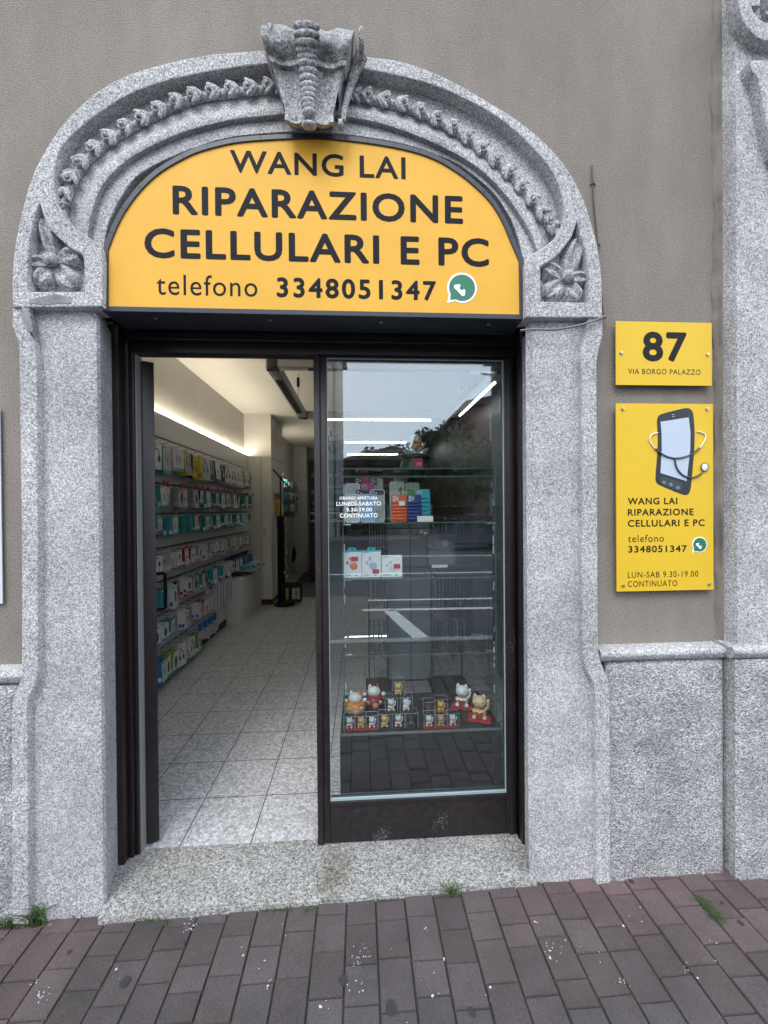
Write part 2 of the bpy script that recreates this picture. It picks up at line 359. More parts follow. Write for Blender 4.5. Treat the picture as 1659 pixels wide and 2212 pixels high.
def attr_mat(name, rough, bump, bscale, speck=.25):
    m = bpy.data.materials.new(name); m.use_nodes = True; nt = m.node_tree; L = nt.links.new; b = nt.nodes['Principled BSDF']
    a = N(nt, 'ShaderNodeVertexColor', layer_name='Col'); co = N(nt, 'ShaderNodeTexCoord').outputs['Object']
    n = N(nt, 'ShaderNodeTexNoise', Scale=170, Detail=3, Roughness=.7); L(co, n.inputs['Vector'])
    r = N(nt, 'ShaderNodeMapRange'); r.inputs[1].default_value = .3; r.inputs[2].default_value = .7; r.inputs[3].default_value = 1-speck; r.inputs[4].default_value = 1+speck; L(n.outputs['Fac'], r.inputs[0])
    n2 = N(nt, 'ShaderNodeTexNoise', Scale=4.5, Detail=7, Roughness=.65); L(co, n2.inputs['Vector'])
    r2 = N(nt, 'ShaderNodeMapRange'); r2.inputs[1].default_value = .3; r2.inputs[2].default_value = .7; r2.inputs[3].default_value = .78; r2.inputs[4].default_value = 1.2; L(n2.outputs['Fac'], r2.inputs[0])
    k = N(nt, 'ShaderNodeMath', operation='MULTIPLY'); L(r.outputs[0], k.inputs[0]); L(r2.outputs[0], k.inputs[1])
    h = N(nt, 'ShaderNodeMixRGB', blend_type='MULTIPLY'); h.inputs[0].default_value = 1; L(a.outputs[0], h.inputs[1]); L(k.outputs[0], h.inputs[2])
    # scattered pale flecks of paint and droppings
    v = N(nt, 'ShaderNodeTexVoronoi', Scale=26); L(co, v.inputs['Vector'])
    sp = N(nt, 'ShaderNodeSeparateColor'); L(v.outputs['Color'], sp.inputs[0])
    g1 = N(nt, 'ShaderNodeMath', operation='GREATER_THAN'); L(sp.outputs[0], g1.inputs[0]); g1.inputs[1].default_value = .93
    g2 = N(nt, 'ShaderNodeMath', operation='LESS_THAN'); L(v.outputs['Distance'], g2.inputs[0]); g2.inputs[1].default_value = .05
    g = N(nt, 'ShaderNodeMath', operation='MULTIPLY'); L(g1.outputs[0], g.inputs[0]); L(g2.outputs[0], g.inputs[1])
    x = N(nt, 'ShaderNodeMixRGB'); L(g.outputs[0], x.inputs[0]); L(h.outputs[0], x.inputs[1]); x.inputs[2].default_value = (.22, .21, .20, 1)
    L(x.outputs[0], b.inputs['Base Color']); b.inputs['Roughness'].default_value = rough; b.inputs['Specular IOR Level'].default_value = .3
    n5 = N(nt, 'ShaderNodeTexNoise', Scale=bscale, Detail=4); L(co, n5.inputs['Vector'])
    bp = N(nt, 'ShaderNodeBump', Strength=bump, Distance=.006); L(n5.outputs['Fac'], bp.inputs['Height']); L(bp.outputs[0], b.inputs['Normal'])
    return m
M['paver'] = attr_mat('concrete paver', .85, .4, 160)
_mc = {}
def cm(c, rough=.5):                                # plain coloured card / plastic, cached
    k = (tuple(round(x, 3) for x in c), rough)
    if k not in _mc: _mc[k] = mat('tint %.2f %.2f %.2f' % k[0], c, rough)
    return _mc[k]

YP, YG = -.235, -.305            # plaster face, granite face
# ================================================================== GROUND
mb = MB(); mb.add([(-60, -60, -.16), (60, -60, -.16), (60, 14, -.16), (-60, 14, -.16)], [(0, 1, 2, 3)])
struct(obj('road', mb, M['asphalt']))
def pz(x): return -.033+.0115*(min(max(x, -6), 8)+.3)         # the pavement climbs gently to the right
mb = MB()
mb.add([(-14, -2.95, pz(-6)-.0075), (-6, -2.95, pz(-6)-.0075), (-6, .02, pz(-6)-.0075), (-14, .02, pz(-6)-.0075)], [(0, 1, 2, 3)])
mb.add([(-6, -2.95, pz(-6)-.0075), (8, -2.95, pz(8)-.0075), (8, .02, pz(8)-.0075), (-6, .02, pz(-6)-.0075)], [(0, 1, 2, 3)])
mb.add([(8, -2.95, pz(8)-.0075), (16, -2.95, pz(8)-.0075), (16, .02, pz(8)-.0075), (8, .02, pz(8)-.0075)], [(0, 1, 2, 3)])
bed = struct(obj('pavement_bed', mb, M['sand'], smooth=None))
mb = MB(); PW, PL, GAP = .1175, .132, .003; cols = []
for i in range(int(12.4/PW)):
    x0 = -5.2+i*PW; r = random.Random(i*77+5); y = -.255+r.uniform(-.01, .01); off = (i % 2)*.5*PL+r.uniform(-.05, .05)
    y1 = -.262; first = True
    while y1 > -2.93:
        ln = max(.045, PL*.45+off*.8) if first else PL*r.choice([1, 1.12, .9, 1.05, .62, .8, 1.2]); first = False
        y0 = max(y1-ln, -2.95)
        xa, xb, ya, yb = x0+GAP/2, x0+PW-GAP/2, y0+GAP/2, y1-GAP/2
        if yb-ya < .02: y1 = y0; continue
        xm, ym = (xa+xb)/2, (ya+yb)/2
        dz = r.uniform(-.003, .003); c = .003; tl = r.uniform(-.0015, .0015)
        z = pz(xm)+dz; k = rnd.uniform(.82, 1.16)
        # red tint is the dye of the blocks laid nearest the wall
        rd = max(0, 1-(-ym-.25)/.55)*(.25+.75*min(1, max(0, (xm-1.1)/.7)) if xm > .2 else .25+.75*min(1, max(0, (-.05-xm)/.3)))
        rd *= r.uniform(.55, 1.1)
        base = np.array([.071, .0645, .065])*(1-rd)+np.array([.120, .082, .081])*rd
        vs = [(xa, ya, z-.014), (xb, ya, z-.014), (xb, yb, z-.014), (xa, yb, z-.014)]
        vs += [(xa+c*.5, ya+c*.5, z-.004), (xb-c*.5, ya+c*.5, z-.004), (xb-c*.5, yb-c*.5, z-.004), (xa+c*.5, yb-c*.5, z-.004)]
        vs += [(xa+c, ya+c, z+tl), (xb-c, ya+c, z-tl), (xb-c, yb-c, z-tl), (xa+c, yb-c, z+tl)]
        fs = []
        for l in (0, 4): fs += [(l+q, l+(q+1) % 4, l+4+(q+1) % 4, l+4+q) for q in range(4)]
        fs.append((8, 9, 10, 11)); mb.add(vs, fs); cols += [tuple(base*k)+(1,)]*12
        y1 = y0
pav = obj('pavement', mb, M['paver'], smooth=None)
ca = pav.data.color_attributes.new('Col', 'FLOAT_COLOR', 'POINT')
ca.data.foreach_set('color', np.array(cols, dtype=np.float32).ravel())
struct(pav)
def blotch(mb, x, y, r, n, seed, m=0, sq=1.):
    q = random.Random(seed)
    for k in range(n):
        a = q.uniform(0, 2*pi); d = r*q.random()**.7; cx, cy = x+d*cos(a), y+d*sin(a)*sq; s = q.uniform(.0009, .0028)*(1 if k else 2.0)
        pts = [(cx+s*q.uniform(.5, 1.3)*cos(t*2*pi/7), cy+s*q.uniform(.5, 1.3)*sin(t*2*pi/7), pz(cx)+.0036) for t in range(7)]
        mb.add(pts, [tuple(range(7))], m)
mb = MB(); 
for i, (x, y, r, n) in enumerate([(410, 1993, .03, 26), (408, 2005, .02, 12), (775, 2062, .045, 40), (768, 2135, .03, 14), (920, 2009, .012, 8), (1195, 2063, .035, 30), (1490, 2105, .03, 10), (1345, 2135, .03, 10), (88, 2150, .03, 22), (70, 2122, .015, 6), (585, 2126, .018, 9), (700, 2178, .02, 8), (1160, 1998, .01, 5), (960, 2080, .01, 4), (1050, 2150, .03, 6), (250, 2090, .05, 8), (1250, 2060, .08, 12), (1380, 2000, .08, 8), (1560, 2080, .07, 8), (600, 2030, .09, 9), (880, 2120, .12, 10), (480, 2120, .12, 8), (105, 1992, .01, 6)]):
    g = PZ(x, y, -.02); blotch(mb, g[0], g[1], r, max(3, int(n*.6)), i)
t = obj('white_splash', mb, cm((.5, .5, .49), .8), pav, smooth=None); t['kind'] = 'stuff'; t['label'] = 'white paint and bird splashes'
mb = MB(); q = random.Random(3)
for i, (x, y, s) in enumerate([(742, 2117, .017), (880, 2033, .008), (270, 2118, .015), (400, 2118-86, .008), (845, 2180, .02), (1364, 1912, .010), (1665-65, 2005, .012), (1560, 1960, .006), (150, 2050, .008), (1020, 2190, .012)]):
    g = PZ(x, y, -.02)
    pts = [(g[0]+s*q.uniform(.7, 1.1)*cos(t*2*pi/11), g[1]+s*1.2*q.uniform(.7, 1.1)*sin(t*2*pi/11), pz(g[0])+.0035) for t in range(11)]
    mb.add(pts, [tuple(range(11))])
t = obj('gum_spot', mb, cm((.03, .03, .033), .7), pav, smooth=None); t['kind'] = 'stuff'
mb = MB(); mb.cbox((-16, -3.10, -.2), (18, -2.955, -.005), .012)
struct(obj('kerb', mb, M['granite_rough']))
mb = MB()
def stripe(p, q, wd):
    p = Vector(p); q = Vector(q); n = (q-p).cross(Vector((0, 0, 1))).normalized()*wd/2
    mb.add([p-n, q-n, q+n, p+n], [(0, 1, 2, 3)])
Z = -.156
stripe((1.75, -3.15, Z), (1.35, -5.1, Z), .22); stripe((.9, -5.15, Z), (3.2, -5.1, Z), .14); stripe((1.0, -5.9, Z), (6, -5.8, Z), .12)
stripe((-12, -9.2, Z), (16, -9.0, Z), .14); stripe((2, -13.2, Z), (12, -12.6, Z), .2); stripe((-6, -3.6, Z), (.5, -3.5, Z), .12)
struct(obj('road_markings', mb, M['road_paint'], smooth=None))

# ================================================================== THE SHOP BUILDING
bld = thing('shop_building', 'grey plastered building with a carved granite arched shop doorway', 'building', (.7, 0, 0))
OUT_L = [(27,664),(25,600),(30,540),(42,475),(57,415),(75,365),(97,325),(112,300),(137,265),(170,230),(215,192),(265,165),(325,145),(380,131),(450,117),(525,111),(580,107)]
OUT_R = [(690,108),(800,123),(859,129),(918,148),(983,177),(1047,215),(1101,247),(1144,279),(1187,317),(1219,354),(1246,397),(1265,440),(1278,483),(1292,532),(1300,591),(1301,644),(1302,686)]
RIM_IN = [(116,400),(117,360),(127,325),(150,295),(185,265),(230,232),(280,202),(350,175),(425,159),(500,146),(575,137),(690,138),(800,150),(875,166),(945,185),(1010,215),(1069,247),(1117,285),(1160,328),(1187,360),(1206,397),(1216,430)]
CURL_R = [(1219,455),(1217.5,474.5),(1212,494),(1201,511),(1183,528),(1163,541),(1145,551),(1134,568),(1135,685)]
CURL_L = [(221,662),(222,560),(219,532),(203,520),(187,509),(160,490),(140,470),(123,437)]
NICHE_L = [(85,439),(78.5,456),(72,480),(66.6,504),(61,542.5),(59,590),(59,629.6),(182,630),(181,554),(177,549),(150,535),(126,513),(105,493),(93,468),(88,446)]
NICHE_R = [(1246.8,479),(1240.6,497.7),(1234,514),(1220,532),(1206.5,549.5),(1193,560),(1168,575),(1168,651),(1272,653),(1272,596),(1268,555),(1261,528),(1253,507),(1249,484)]
G = YG-.008
outer = resample(XZ(OUT_L+OUT_R, G), 120, 1)
rim = resample(XZ(RIM_IN[::-1], G), 80, 1)
right = resample(XZ(CURL_R[:-1], G), 16, 1)+XZ(CURL_R[-1:], G)
left = XZ(CURL_L[:1], G)+resample(XZ(CURL_L[1:], G), 16, 1)
loop = outer+(right+[])[::-1]+rim+left[::-1]
zlow = min(outer[0][1], left[0][1])
NL2 = XZ(NICHE_L[:8], G)+resample(XZ(NICHE_L[7:]+NICHE_L[:1], G), 26, 1)[1:-1]
NR2 = resample(XZ(NICHE_R[:7], G), 24, 1)+XZ(NICHE_R[7:10], G)+resample(XZ(NICHE_R[9:]+NICHE_R[:1], G), 18, 1)[1:-1]
arch = flat('arch_surround', [loop, NL2, NR2], G, YP+.02, M['granite'], bld, bevel=.005)
# recessed moulding between rim and opening, lofted between the carved lines
NR = 110
A = [(150,505),(122,450),(116,400),(117,360),(127,325),(150,295),(185,265),(230,232),(280,202),(350,175),(425,159),(500,146),(575,137),(690,138),(800,150),(875,166),(945,185),(1010,215),(1069,247),(1117,285),(1160,328),(1187,360),(1206,397),(1216,430),(1217,467),(1195,515)]
STEP = [(187,530),(190,482),(206,424),(222,394),(246,366),(280,338),(315,318),(350,301),(396,282),(442,269),(500,255),(549,250),(630,242),(690,243),(768,252),(822,263),(902,290),(972,322),(1036,360),(1085,408),(1117,451),(1144,494),(1163,540),(1165,560)]
INTR = [(221,560),(225,505),(232,480),(239,463),(250,438),(264,417),(276,396),(292,378),(327,355),(373,334),(408,320),(454,304),(500,292),(549,287),(620,281),(690,281),(768,290),(838,300),(902,315),(950,333),(988,349),(1026,376),(1069,413),(1101,462),(1117,499),(1132,558),(1134,575)]
ra = resample(XZ(A, -.29), NR, 1); rs = resample(XZ(STEP, -.29), NR, 1); ri = resample(XZ(INTR, -.275), NR, 1)
def mixr(a, b, k): return [(p[0]*(1-k)+q[0]*k, p[1]*(1-k)+q[1]*k) for p, q in zip(a, b)]
def rail(r, y): return [(x, y, z) for x, z in r]
cx0, cz0 = .68, 2.3
def grow(r, d):
    o = []
    for i, (x, z) in enumerate(r):
        a = np.array(r[max(i-1, 0)]); b = np.array(r[min(i+1, len(r)-1)]); t = (b-a)/max(np.linalg.norm(b-a), 1e-6)
        o.append((x-t[1]*d, z+t[0]*d))
    return o
mb = MB()
mb.loft([rail(grow(ra, .012), -.262), rail(mixr(ra, rs, .10), -.258), rail(mixr(ra, rs, .35), -.262), rail(mixr(ra, rs, .7), -.272), rail(mixr(ra, rs, .86), -.287), rail(mixr(ra, rs, .97), -.288), rail(rs, -.286)])
mb.loft([rail(rs, -.286), rail(grow(rs, .002), -.262)])
mb.loft([rail(grow(rs, .002), -.262), rail(mixr(rs, ri, .2), -.266), rail(mixr(rs, ri, .96), -.268), rail(ri, -.264)])
mb.loft([rail(ri, -.264), rail(ri, -.10)])
obj('arch_moulding', mb, M['granite'], arch, smooth=32)
# garland of leaves and berries in the hollow
GL = [(133,468),(137,440),(152,398),(178,352),(208,326),(233,302),(270,283),(300,262),(340,245),(370,229),(410,214),(440,206),(485,200),(522,196),(560,192),(620,190)]
GR = [(755,204),(806,215),(870,228),(903,243),(945,262),(990,286),(1036,322),(1080,360),(1117,395),(1150,438),(1175,470),(1197,495)]
mb = MB()
for side, GG in ((0, GL), (1, GR)):
    c = resample(XZ(GG, -.28), 15 if side else 16, 1)
    fine = resample(XZ(GG, -.28), 60, 1)
    mb.tube([(x, -.272, z) for x, z in fine], .017, n=8)
    for i in range(len(c)):
        a = np.array(c[max(i-1, 0)]); b = np.array(c[min(i+1, len(c)-1)]); t = (b-a)/np.linalg.norm(b-a); n = np.array([-t[1], t[0]])
        sg = 1 if side == 0 else -1
        p = np.array(c[i])
        L = np.linalg.norm(b-a)/2
        for sgn in (-1, 1):
            for off_, ln, wd, yy in ((L*.1*sg, .030, .0105, -.293), (-L*.75*sg, .027, .0095, -.288)):
                tl = .78*sgn+.06*sin(i*3.1); dr = t*cos(tl)*sg-n*sin(tl); Rm = Matrix(((dr[0], 0, -dr[1]), (0, 1, 0), (dr[1], 0, dr[0])))
                b_ = p+t*off_+n*sgn*.014
                mb.ell((b_[0], yy, b_[1]), (ln, .0085, wd), rot=Rm, u=12, v=8)
        q = p+t*L*.95*sg
        mb.ell((q[0], -.302, q[1]), (.009, .008, .009), u=10, v=6)
        mb.tube([(q[0]+.0145*cos(k), -.298, q[1]+.0145*sin(k)) for k in np.linspace(0, 2*pi, 13)], .0042, n=6, caps=False)
        # ribbon wound round between the leaf groups
        rr = [(q[0]+t[0]*.004+n[0]*.021*cos(k)-t[0]*.010*cos(k), -.278-.021*sin(k), q[1]+t[1]*.004+n[1]*.021*cos(k)-t[1]*.010*cos(k)) for k in np.linspace(-.2, pi+.2, 9)]
        mb.tube(rr, .005, n=6)
obj('garland', mb, M['granite_worn'], arch, smooth=50)
# keystone: console with scrolls, flutes and a hanging chain of husks
kp = [(250,-.225,44),(266,-.262,45),(274,-.32,48),(271,-.352,50),(264,-.368,51),(255,-.366,51),(245,-.360,50),(225,-.362,55),(195,-.368,62),(168,-.376,69),(152,-.384,74),(146,-.391,77),(141,-.399,79),(135,-.402,81),(129,-.399,82),(115,-.410,86),(98,-.424,90),(82,-.430,94),(71,-.420,96),(63,-.40,97),(59,-.375,97),(58,-.33,96),(62,-.26,93)]
prof = [(float(P(683, a, b)[2]), b, c*(b-CAM[1])/FPX) for a, b, c in kp]
xc = .678
S = np.linspace(-1, 1, 57)
def keyshape(s):
    a = abs(s)
    if a > .84: return -.004
    if a > .30: return .009*sin((a-.30)/.54*pi)**.8
    return -.006*cos(a/.30*pi/2)
rails = []
for z, y, hw in prof:
    top = min(1, max(0, (z-prof[14][0])/.08))
    row = []
    for s in S:
        yy = y+keyshape(s)*(1 if y < -.3 else .3)
        zz = z+.011*top*cos(s*pi*3.1)*(abs(s) > .16)
        row.append((xc+s*hw, yy, zz))
    ze = float(CAM[2]+(z-CAM[2])*(-.20-CAM[1])/(y-CAM[1])) if z < prof[8][0] else z+.02   # the foot is undercut towards the wall
    rails.append([(row[0][0], -.20, ze)]+row+[(row[-1][0], -.20, ze)])
mb = MB(); mb.loft(rails)
n = len(rails[0]); mb.add(rails[0], [tuple(range(n))])
for sx, (vx, vy), (ux, uy) in ((-1, (584, 90), (634, 262)), (1, (783, 97), (739, 270))):   # side volutes
    for (px_, py_), Y, r0 in (((vx, vy), -.375, .047), ((ux, uy), -.345, .017)):
        g = P(px_, py_, Y)
        pr = [(r0, -.014), (r0*1.02, -.004), (r0*.96, .002), (r0*.74, .002), (r0*.70, -.005), (r0*.45, -.005), (r0*.42, .005), (r0*.1, .006)]
        mb.lathe([(a, b*sx) for a, b in pr], (g[0], g[1], g[2]), axis='x', n=22)
    pts = [P(a, b, Y) for (a, b), Y in (((vx+sx*-2, vy+22), -.35), ((vx-sx*16, vy+58), -.33), ((vx-sx*28, vy+95), -.33), ((ux+sx*6, uy-40), -.33), ((ux+sx*2, uy-8), -.34))]
    mb.tube(pts, .012, n=8, rs=[.026, .020, .014, .012, .010])
py = [p[0] for p in prof[4:19]]; pyy = [p[1] for p in prof[4:19]]
for yy_, r in ((66, 26), (84, 25), (101, 23), (117, 21), (131, 19), (149, 19), (166, 18.5), (182, 17.5), (197, 16.5), (209, 16), (220, 15), (231, 14.5), (242, 14), (253, 13.5)):
    y = float(np.interp(-yy_, [-q[0] for q in kp[4:19]], [q[1] for q in kp[4:19]])); k = (y-CAM[1])/FPX
    mb.ell((xc+.002*sin(yy_), y-(.010 if yy_ < 140 else .017), float(P(683, yy_, y)[2])), (r*k*1.12, .017, .019 if yy_ < 140 else .0145), rot=Matrix.Rotation(radians(-34), 3, 'X'), u=20, v=12)
mb.ell((xc, -.372, float(P(683, 272, -.372)[2])), (.03, .02, .012), u=12, v=8)
zsplit = prof[12][0]
for i, f in enumerate(mb.f):
    zz_ = sum(mb.v[k][2] for k in f)/len(f); mb.m[i] = 1 if zz_ > zsplit+.012*sin(sum(mb.v[k][0] for k in f)/len(f)*60) else 0
obj('keystone', mb, [M['granite_worn'], M['granite_key']], arch, smooth=42)
# flowers carved in the spandrels
def petal(mb, c, ang, ln, wd, y0, seed, lift=.022, notch=.0):
    q = random.Random(seed); U, V = 9, 10; rows = []
    ca, sa = cos(ang), sin(ang)
    for j in range(V+1):
        t = j/V; wdt = wd*(sin(pi*min(t*.78+.06, 1))**.75)*(1 if t < .86 else (1-(t-.86)/.14*.45)); row = []
        for i in range(U+1):
            s = i/U*2-1
            l = ln*(t-notch*(1-abs(s))*t*t); h = lift*(.25+.75*sin(min(t*1.15, 1)*pi*.62))*(.55*abs(sin(pi*s))+.45*(1-s*s))
            if t > .85: h *= 1-(t-.85)*2.2
            if i in (0, U): h = .001
            x = l*ca-s*wdt*sa; z = l*sa+s*wdt*ca
            row.append((c[0]+x, y0-h+q.uniform(-.0008, .0008), c[1]+z))
        rows.append(row)
    mb.loft(rows)
    edge = rows[0]+[r[-1] for r in rows[1:]]+rows[-1][::-1][1:]+[r[0] for r in rows[::-1][1:-1]]
    mb.loft([edge, [(x, y0+.004, z) for x, y, z in edge]], closed=True)
for sd_, (fx, fy), angs in ((0, (111, 563), [(100, .175, .034), (183, .085, .034), (236, .108, .040), (308, .118, .042), (22, .108, .042)]), (1, (1226, 599), [(72, .175, .042), (152, .108, .040), (222, .112, .042), (300, .105, .042), (4, .085, .034)])):
    g = P(fx, fy, -.295); mb = MB(); pl = XZ(NICHE_L if sd_ == 0 else NICHE_R, -.25)
    bx = [p[0] for p in pl]; bz = [p[1] for p in pl]
    mx_, mz_ = sum(bx)/len(bx), sum(bz)/len(bz); mb.prism_y([(mx_+(a-mx_)*1.07, mz_+(b-mz_)*1.07) for a, b in pl], -.262, -.22)
    for k, (a, ln, wd) in enumerate(angs): petal(mb, (g[0], g[2]), radians(a), ln*1.06, wd*1.12, -.264, k+sd_*9, lift=.042, notch=.08)
    mb.ell((g[0], -.302, g[2]), (.026, .022, .026), u=16, v=10)
    f = obj('flower_carving', mb, M['granite_worn'], arch, smooth=45)
# mortar repair under the left springer
def ragged(l): return [(a+rnd.uniform(-.0035, .0035), b+rnd.uniform(-.0035, .0035)) for a, b in resample(l+l[:1], 34, 0)[:-1]]
mb = MB(); g = XZ([(70,645),(95,640),(120,634),(140,639),(152,647),(155,656),(60,657)], G); mb.prism_y(ragged(g), G-.0015, G+.01)
g = XZ([(46,664),(62,663),(64,676),(70,706),(73,724),(64,715),(55,700),(48,690)], G); mb.prism_y(ragged(g), G-.001, G+.02)
obj('mortar_patch', mb, M['mortar'], arch, smooth=None)

# ---- granite door posts
BANDL_O = [(27,664.6),(25,706.8),(29,716),(36,727),(42,757),(45,821),(46,1100),(47,1455),(43,1472),(36,1490),(29,1503),(24,1517),(25,1700),(26,1998)]
BANDL_I = [(61,1998),(60,1750),(58,1519),(62,1506),(71,1490),(78,1474),(82,1456),(81,1100),(80,800),(76,757),(72,735),(64,716),(54,697),(46,675),(46,664)]
BANDR_O = [(1302.7,686),(1302.7,722.7),(1304,730),(1296.5,745),(1291,768),(1289,790),(1291,1000),(1292,1404),(1297,1427),(1305,1448),(1314,1465),(1317,1476),(1318,1500),(1319.5,1925)]
BANDR_I = [(1289,1925),(1288,1700),(1286,1500),(1282,1474),(1272,1458),(1264,1440),(1260,1420),(1258.6,1400),(1257,1000),(1256,770),(1257,752),(1262,727),(1268,710),(1271,698),(1271,686)]
def sm(l, n=70): return resample(XZ(l, YG), n, 1)
posts = []
for side in (0, 1):
    post = MB()
    if side == 0:
        pan = [(P(80,1000,YG+.03)[0], 0), (P(202,1000,YG+.03)[0], 0)]
        x0, x1 = P(52,1500,YG+.03)[0], -.176; xin = -.228
        zt = P(120,664,YG)[2]
        prof = [(x0, -.2), (x0, YG+.030), (x1-.022, YG+.030), (x1-.004, YG+.038), (x1, YG+.055), (xin, -.095), (xin, -.02)]
    else:
        x0, x1 = P(1285,1500,YG+.03)[0], P(1165,1500,YG+.03)[0]; xin = P(1131,1300,-.10)[0]
        zt = P(1200,688,YG)[2]
        prof = [(x0, -.2), (x0, YG+.030), (x1+.006, YG+.030), (x1-.018, YG+.036), (x1-.040, YG+.055), (xin, -.20), (xin, -.02)]
    rows = []
    for z in (-.2, .0, .25, .6, 1.2, 1.8, zt):
        e = max(0, .012*(1-z/.3)) if z < .3 else 0
        rows.append([(x, y-e*.3, z) for x, y in prof])
    post.loft(rows)
    o = obj('doorpost', post, M['granite'], bld, smooth=25)
    o['label'] = 'granite post left of the doorway' if side == 0 else 'granite post right of the doorway'
    lp = (sm(BANDL_O)+sm(BANDL_I)) if side == 0 else (sm(BANDR_O)+sm(BANDR_I))
    bo = flat('raised_band', [lp], YG, YP+.03, M['granite'], o, bevel=.005)
# doorstep
mb = MB()
a, b = PZ(213,1978,0), PZ(1160,1905,0)
z0 = .002
vs = [(a[0], -.316, z0), (b[0], -.292, z0), (1.70, .0, z0), (-.25, .0, z0)]
mb.add(vs+[(x, y, -.14) for x, y, z in vs], [(0, 1, 2, 3), (0, 4, 5, 1), (1, 5, 6, 2), (3, 2, 6, 7), (0, 3, 7, 4), (4, 7, 6, 5)])
bm_ = obj('doorstep', mb, M['granite_step'], bld, smooth=None)
bm = bmesh.new(); bm.from_mesh(bm_.data); bmesh.ops.bevel(bm, geom=[e for e in bm.edges if all(v.co.z > -.01 and v.co.y < -.2 for v in e.verts)], offset=.006, segments=2, affect='EDGES'); bm.to_mesh(bm_.data); bm.free()
# ---- plastered wall with the arched opening left out
hole = [(-.3, -.3)]+[(x, z) for x, z in mixr(rs, ri, .3)]+[(1.72, -.3)]
hole = [(-.24, -.25), (-.24, hole[1][1])]+hole[1:-1]+[(1.66, hole[-2][1]), (1.66, -.25)]
wall = flat('plaster_wall', [[(-14, -.3), (-14, 6.2), (16, 6.2), (16, -.3)], hole], YP, YP+.12, M['plaster'], bld)
mb = MB(); mb.box((-14, YP+.12, 3.3), (16, .02, 6.2)); mb.box((-14, YP+.12, -.3), (-.262, .02, 3.3)); mb.box((1.70, YP+.12, -.3), (16, .02, 3.3))
mb.box((-.262, -.05, 2.42), (1.70, .02, 3.3))
obj('inner_wall_leaf', mb, M['white_wall'], bld, smooth=None)
# small mortar bead beside the pilaster
xp = P(1586, 1000, YG)[0]
rows = []
for z in np.linspace(P(1500,1410,YP)[2], 4.6, 160):
    a = .006*sin(z*7)+.004*sin(z*31+1)+rnd.uniform(-.002, .002); b = .004*sin(z*13+2)+rnd.uniform(-.002, .002)
    rows.append([(xp-.034+a, YP+.002, z), (xp-.031+a, YP-.007, z), (xp-.014+b, YP-.010+b*.5, z), (xp-.010+b, YP-.020, z), (xp+.004, YP-.022, z), (xp+.004, YP+.01, z)])
mb = MB(); mb.loft(rows)
obj('mortar_joint', mb, mat('joint render', (.19, .165, .14), .95, var=.25, vscale=9, bump=.4), bld, smooth=60)
# plinth of rough granite blocks with a rounded sill
def rough_face(x0, x1, z0, z1, y, amp, seed, n=46):
    q = np.random.RandomState(seed); nz_ = max(3, int(n*(z1-z0)/max(x1-x0, .2)*.8)); g = MB(); rows = []
    ph = q.uniform(0, 6, 12); fr = q.uniform(6, 48, 12); an = q.uniform(0, pi, 12)
    for j in range(nz_+1):
        row = []
        for i in range(n+1):
            x = x0+(x1-x0)*i/n; z = z0+(z1-z0)*j/nz_
            h = sum(sin((x*cos(an[k])+z*sin(an[k])*1.2)*fr[k]+ph[k])/(fr[k]/12+.6) for k in range(12))*amp*.4+q.normal(0, amp*.22)
            ed = min(i, n-i, j, nz_-j)
            if ed == 0: h = .012
            elif ed == 1: h = h*.4+.003
            row.append((x, y+h, z))
        rows.append(row)
    g.loft(rows); e = rows[0]+[r[-1] for r in rows[1:-1]]+rows[-1][::-1]+[r[0] for r in rows[::-1][1:-1]]
    g.loft([e, [(x, YP+.05, z) for x, y_, z in e]], closed=True); return g
zs0, zs1 = P(1430,1429,YG)[2], P(1430,1402,YG)[2]
xq = P(1572, 1600, YG)[0]
r_ = rough_face(P(1316,1700,YG)[0], xq, -.2, zs0-.004, YG+.012, .006, 3)
plr = obj('plinth', r_, M['granite_rough'], bld, smooth=60); plr['label'] = 'rough granite plinth right of the doorway'
r_ = rough_face(-1.9, P(27,1700,YG)[0]+.01, -.2, zs0-.02, YG+.012, .008, 5, n=90)
pll = obj('plinth', r_, M['granite_rough'], bld, smooth=60); pll['label'] = 'rough granite plinth left of the doorway'
def sill(x0, x1, z0, z1, y, par, endl=0):
    mb = MB(); pr = [(YP+.02, z1+.004), (y+.010, z1), (y-.002, z1-.008), (y-.006, z1-.022), (y-.004, (z0+z1)/2), (y+.002, z0+.012), (y+.012, z0+.002), (y+.03, z0), (YP+.02, z0)]
    n = int((x1-x0)/.02)+2; rows = []
    for i in range(n):
        x = x0+(x1-x0)*i/(n-1); e = .004 if i in (0, n-1) else 0
        rows.append([(x, yy+rnd.uniform(-.0012, .0012)+e, zz+rnd.uniform(-.0008, .0008)) for yy, zz in pr])
    mb.loft(rows); mb.add(rows[0], [tuple(range(len(pr)))]); mb.add(rows[-1], [tuple(range(len(pr)))])
    return obj('sill_band', mb, M['granite'], par, smooth=50)
sill(P(1294,1410,YG)[0]+.01, xq-.004, zs0, zs1, YG, plr)
sill(-1.9, P(46,1450,YG)[0]+.005, zs0-.012, zs1-.012, YG, pll)
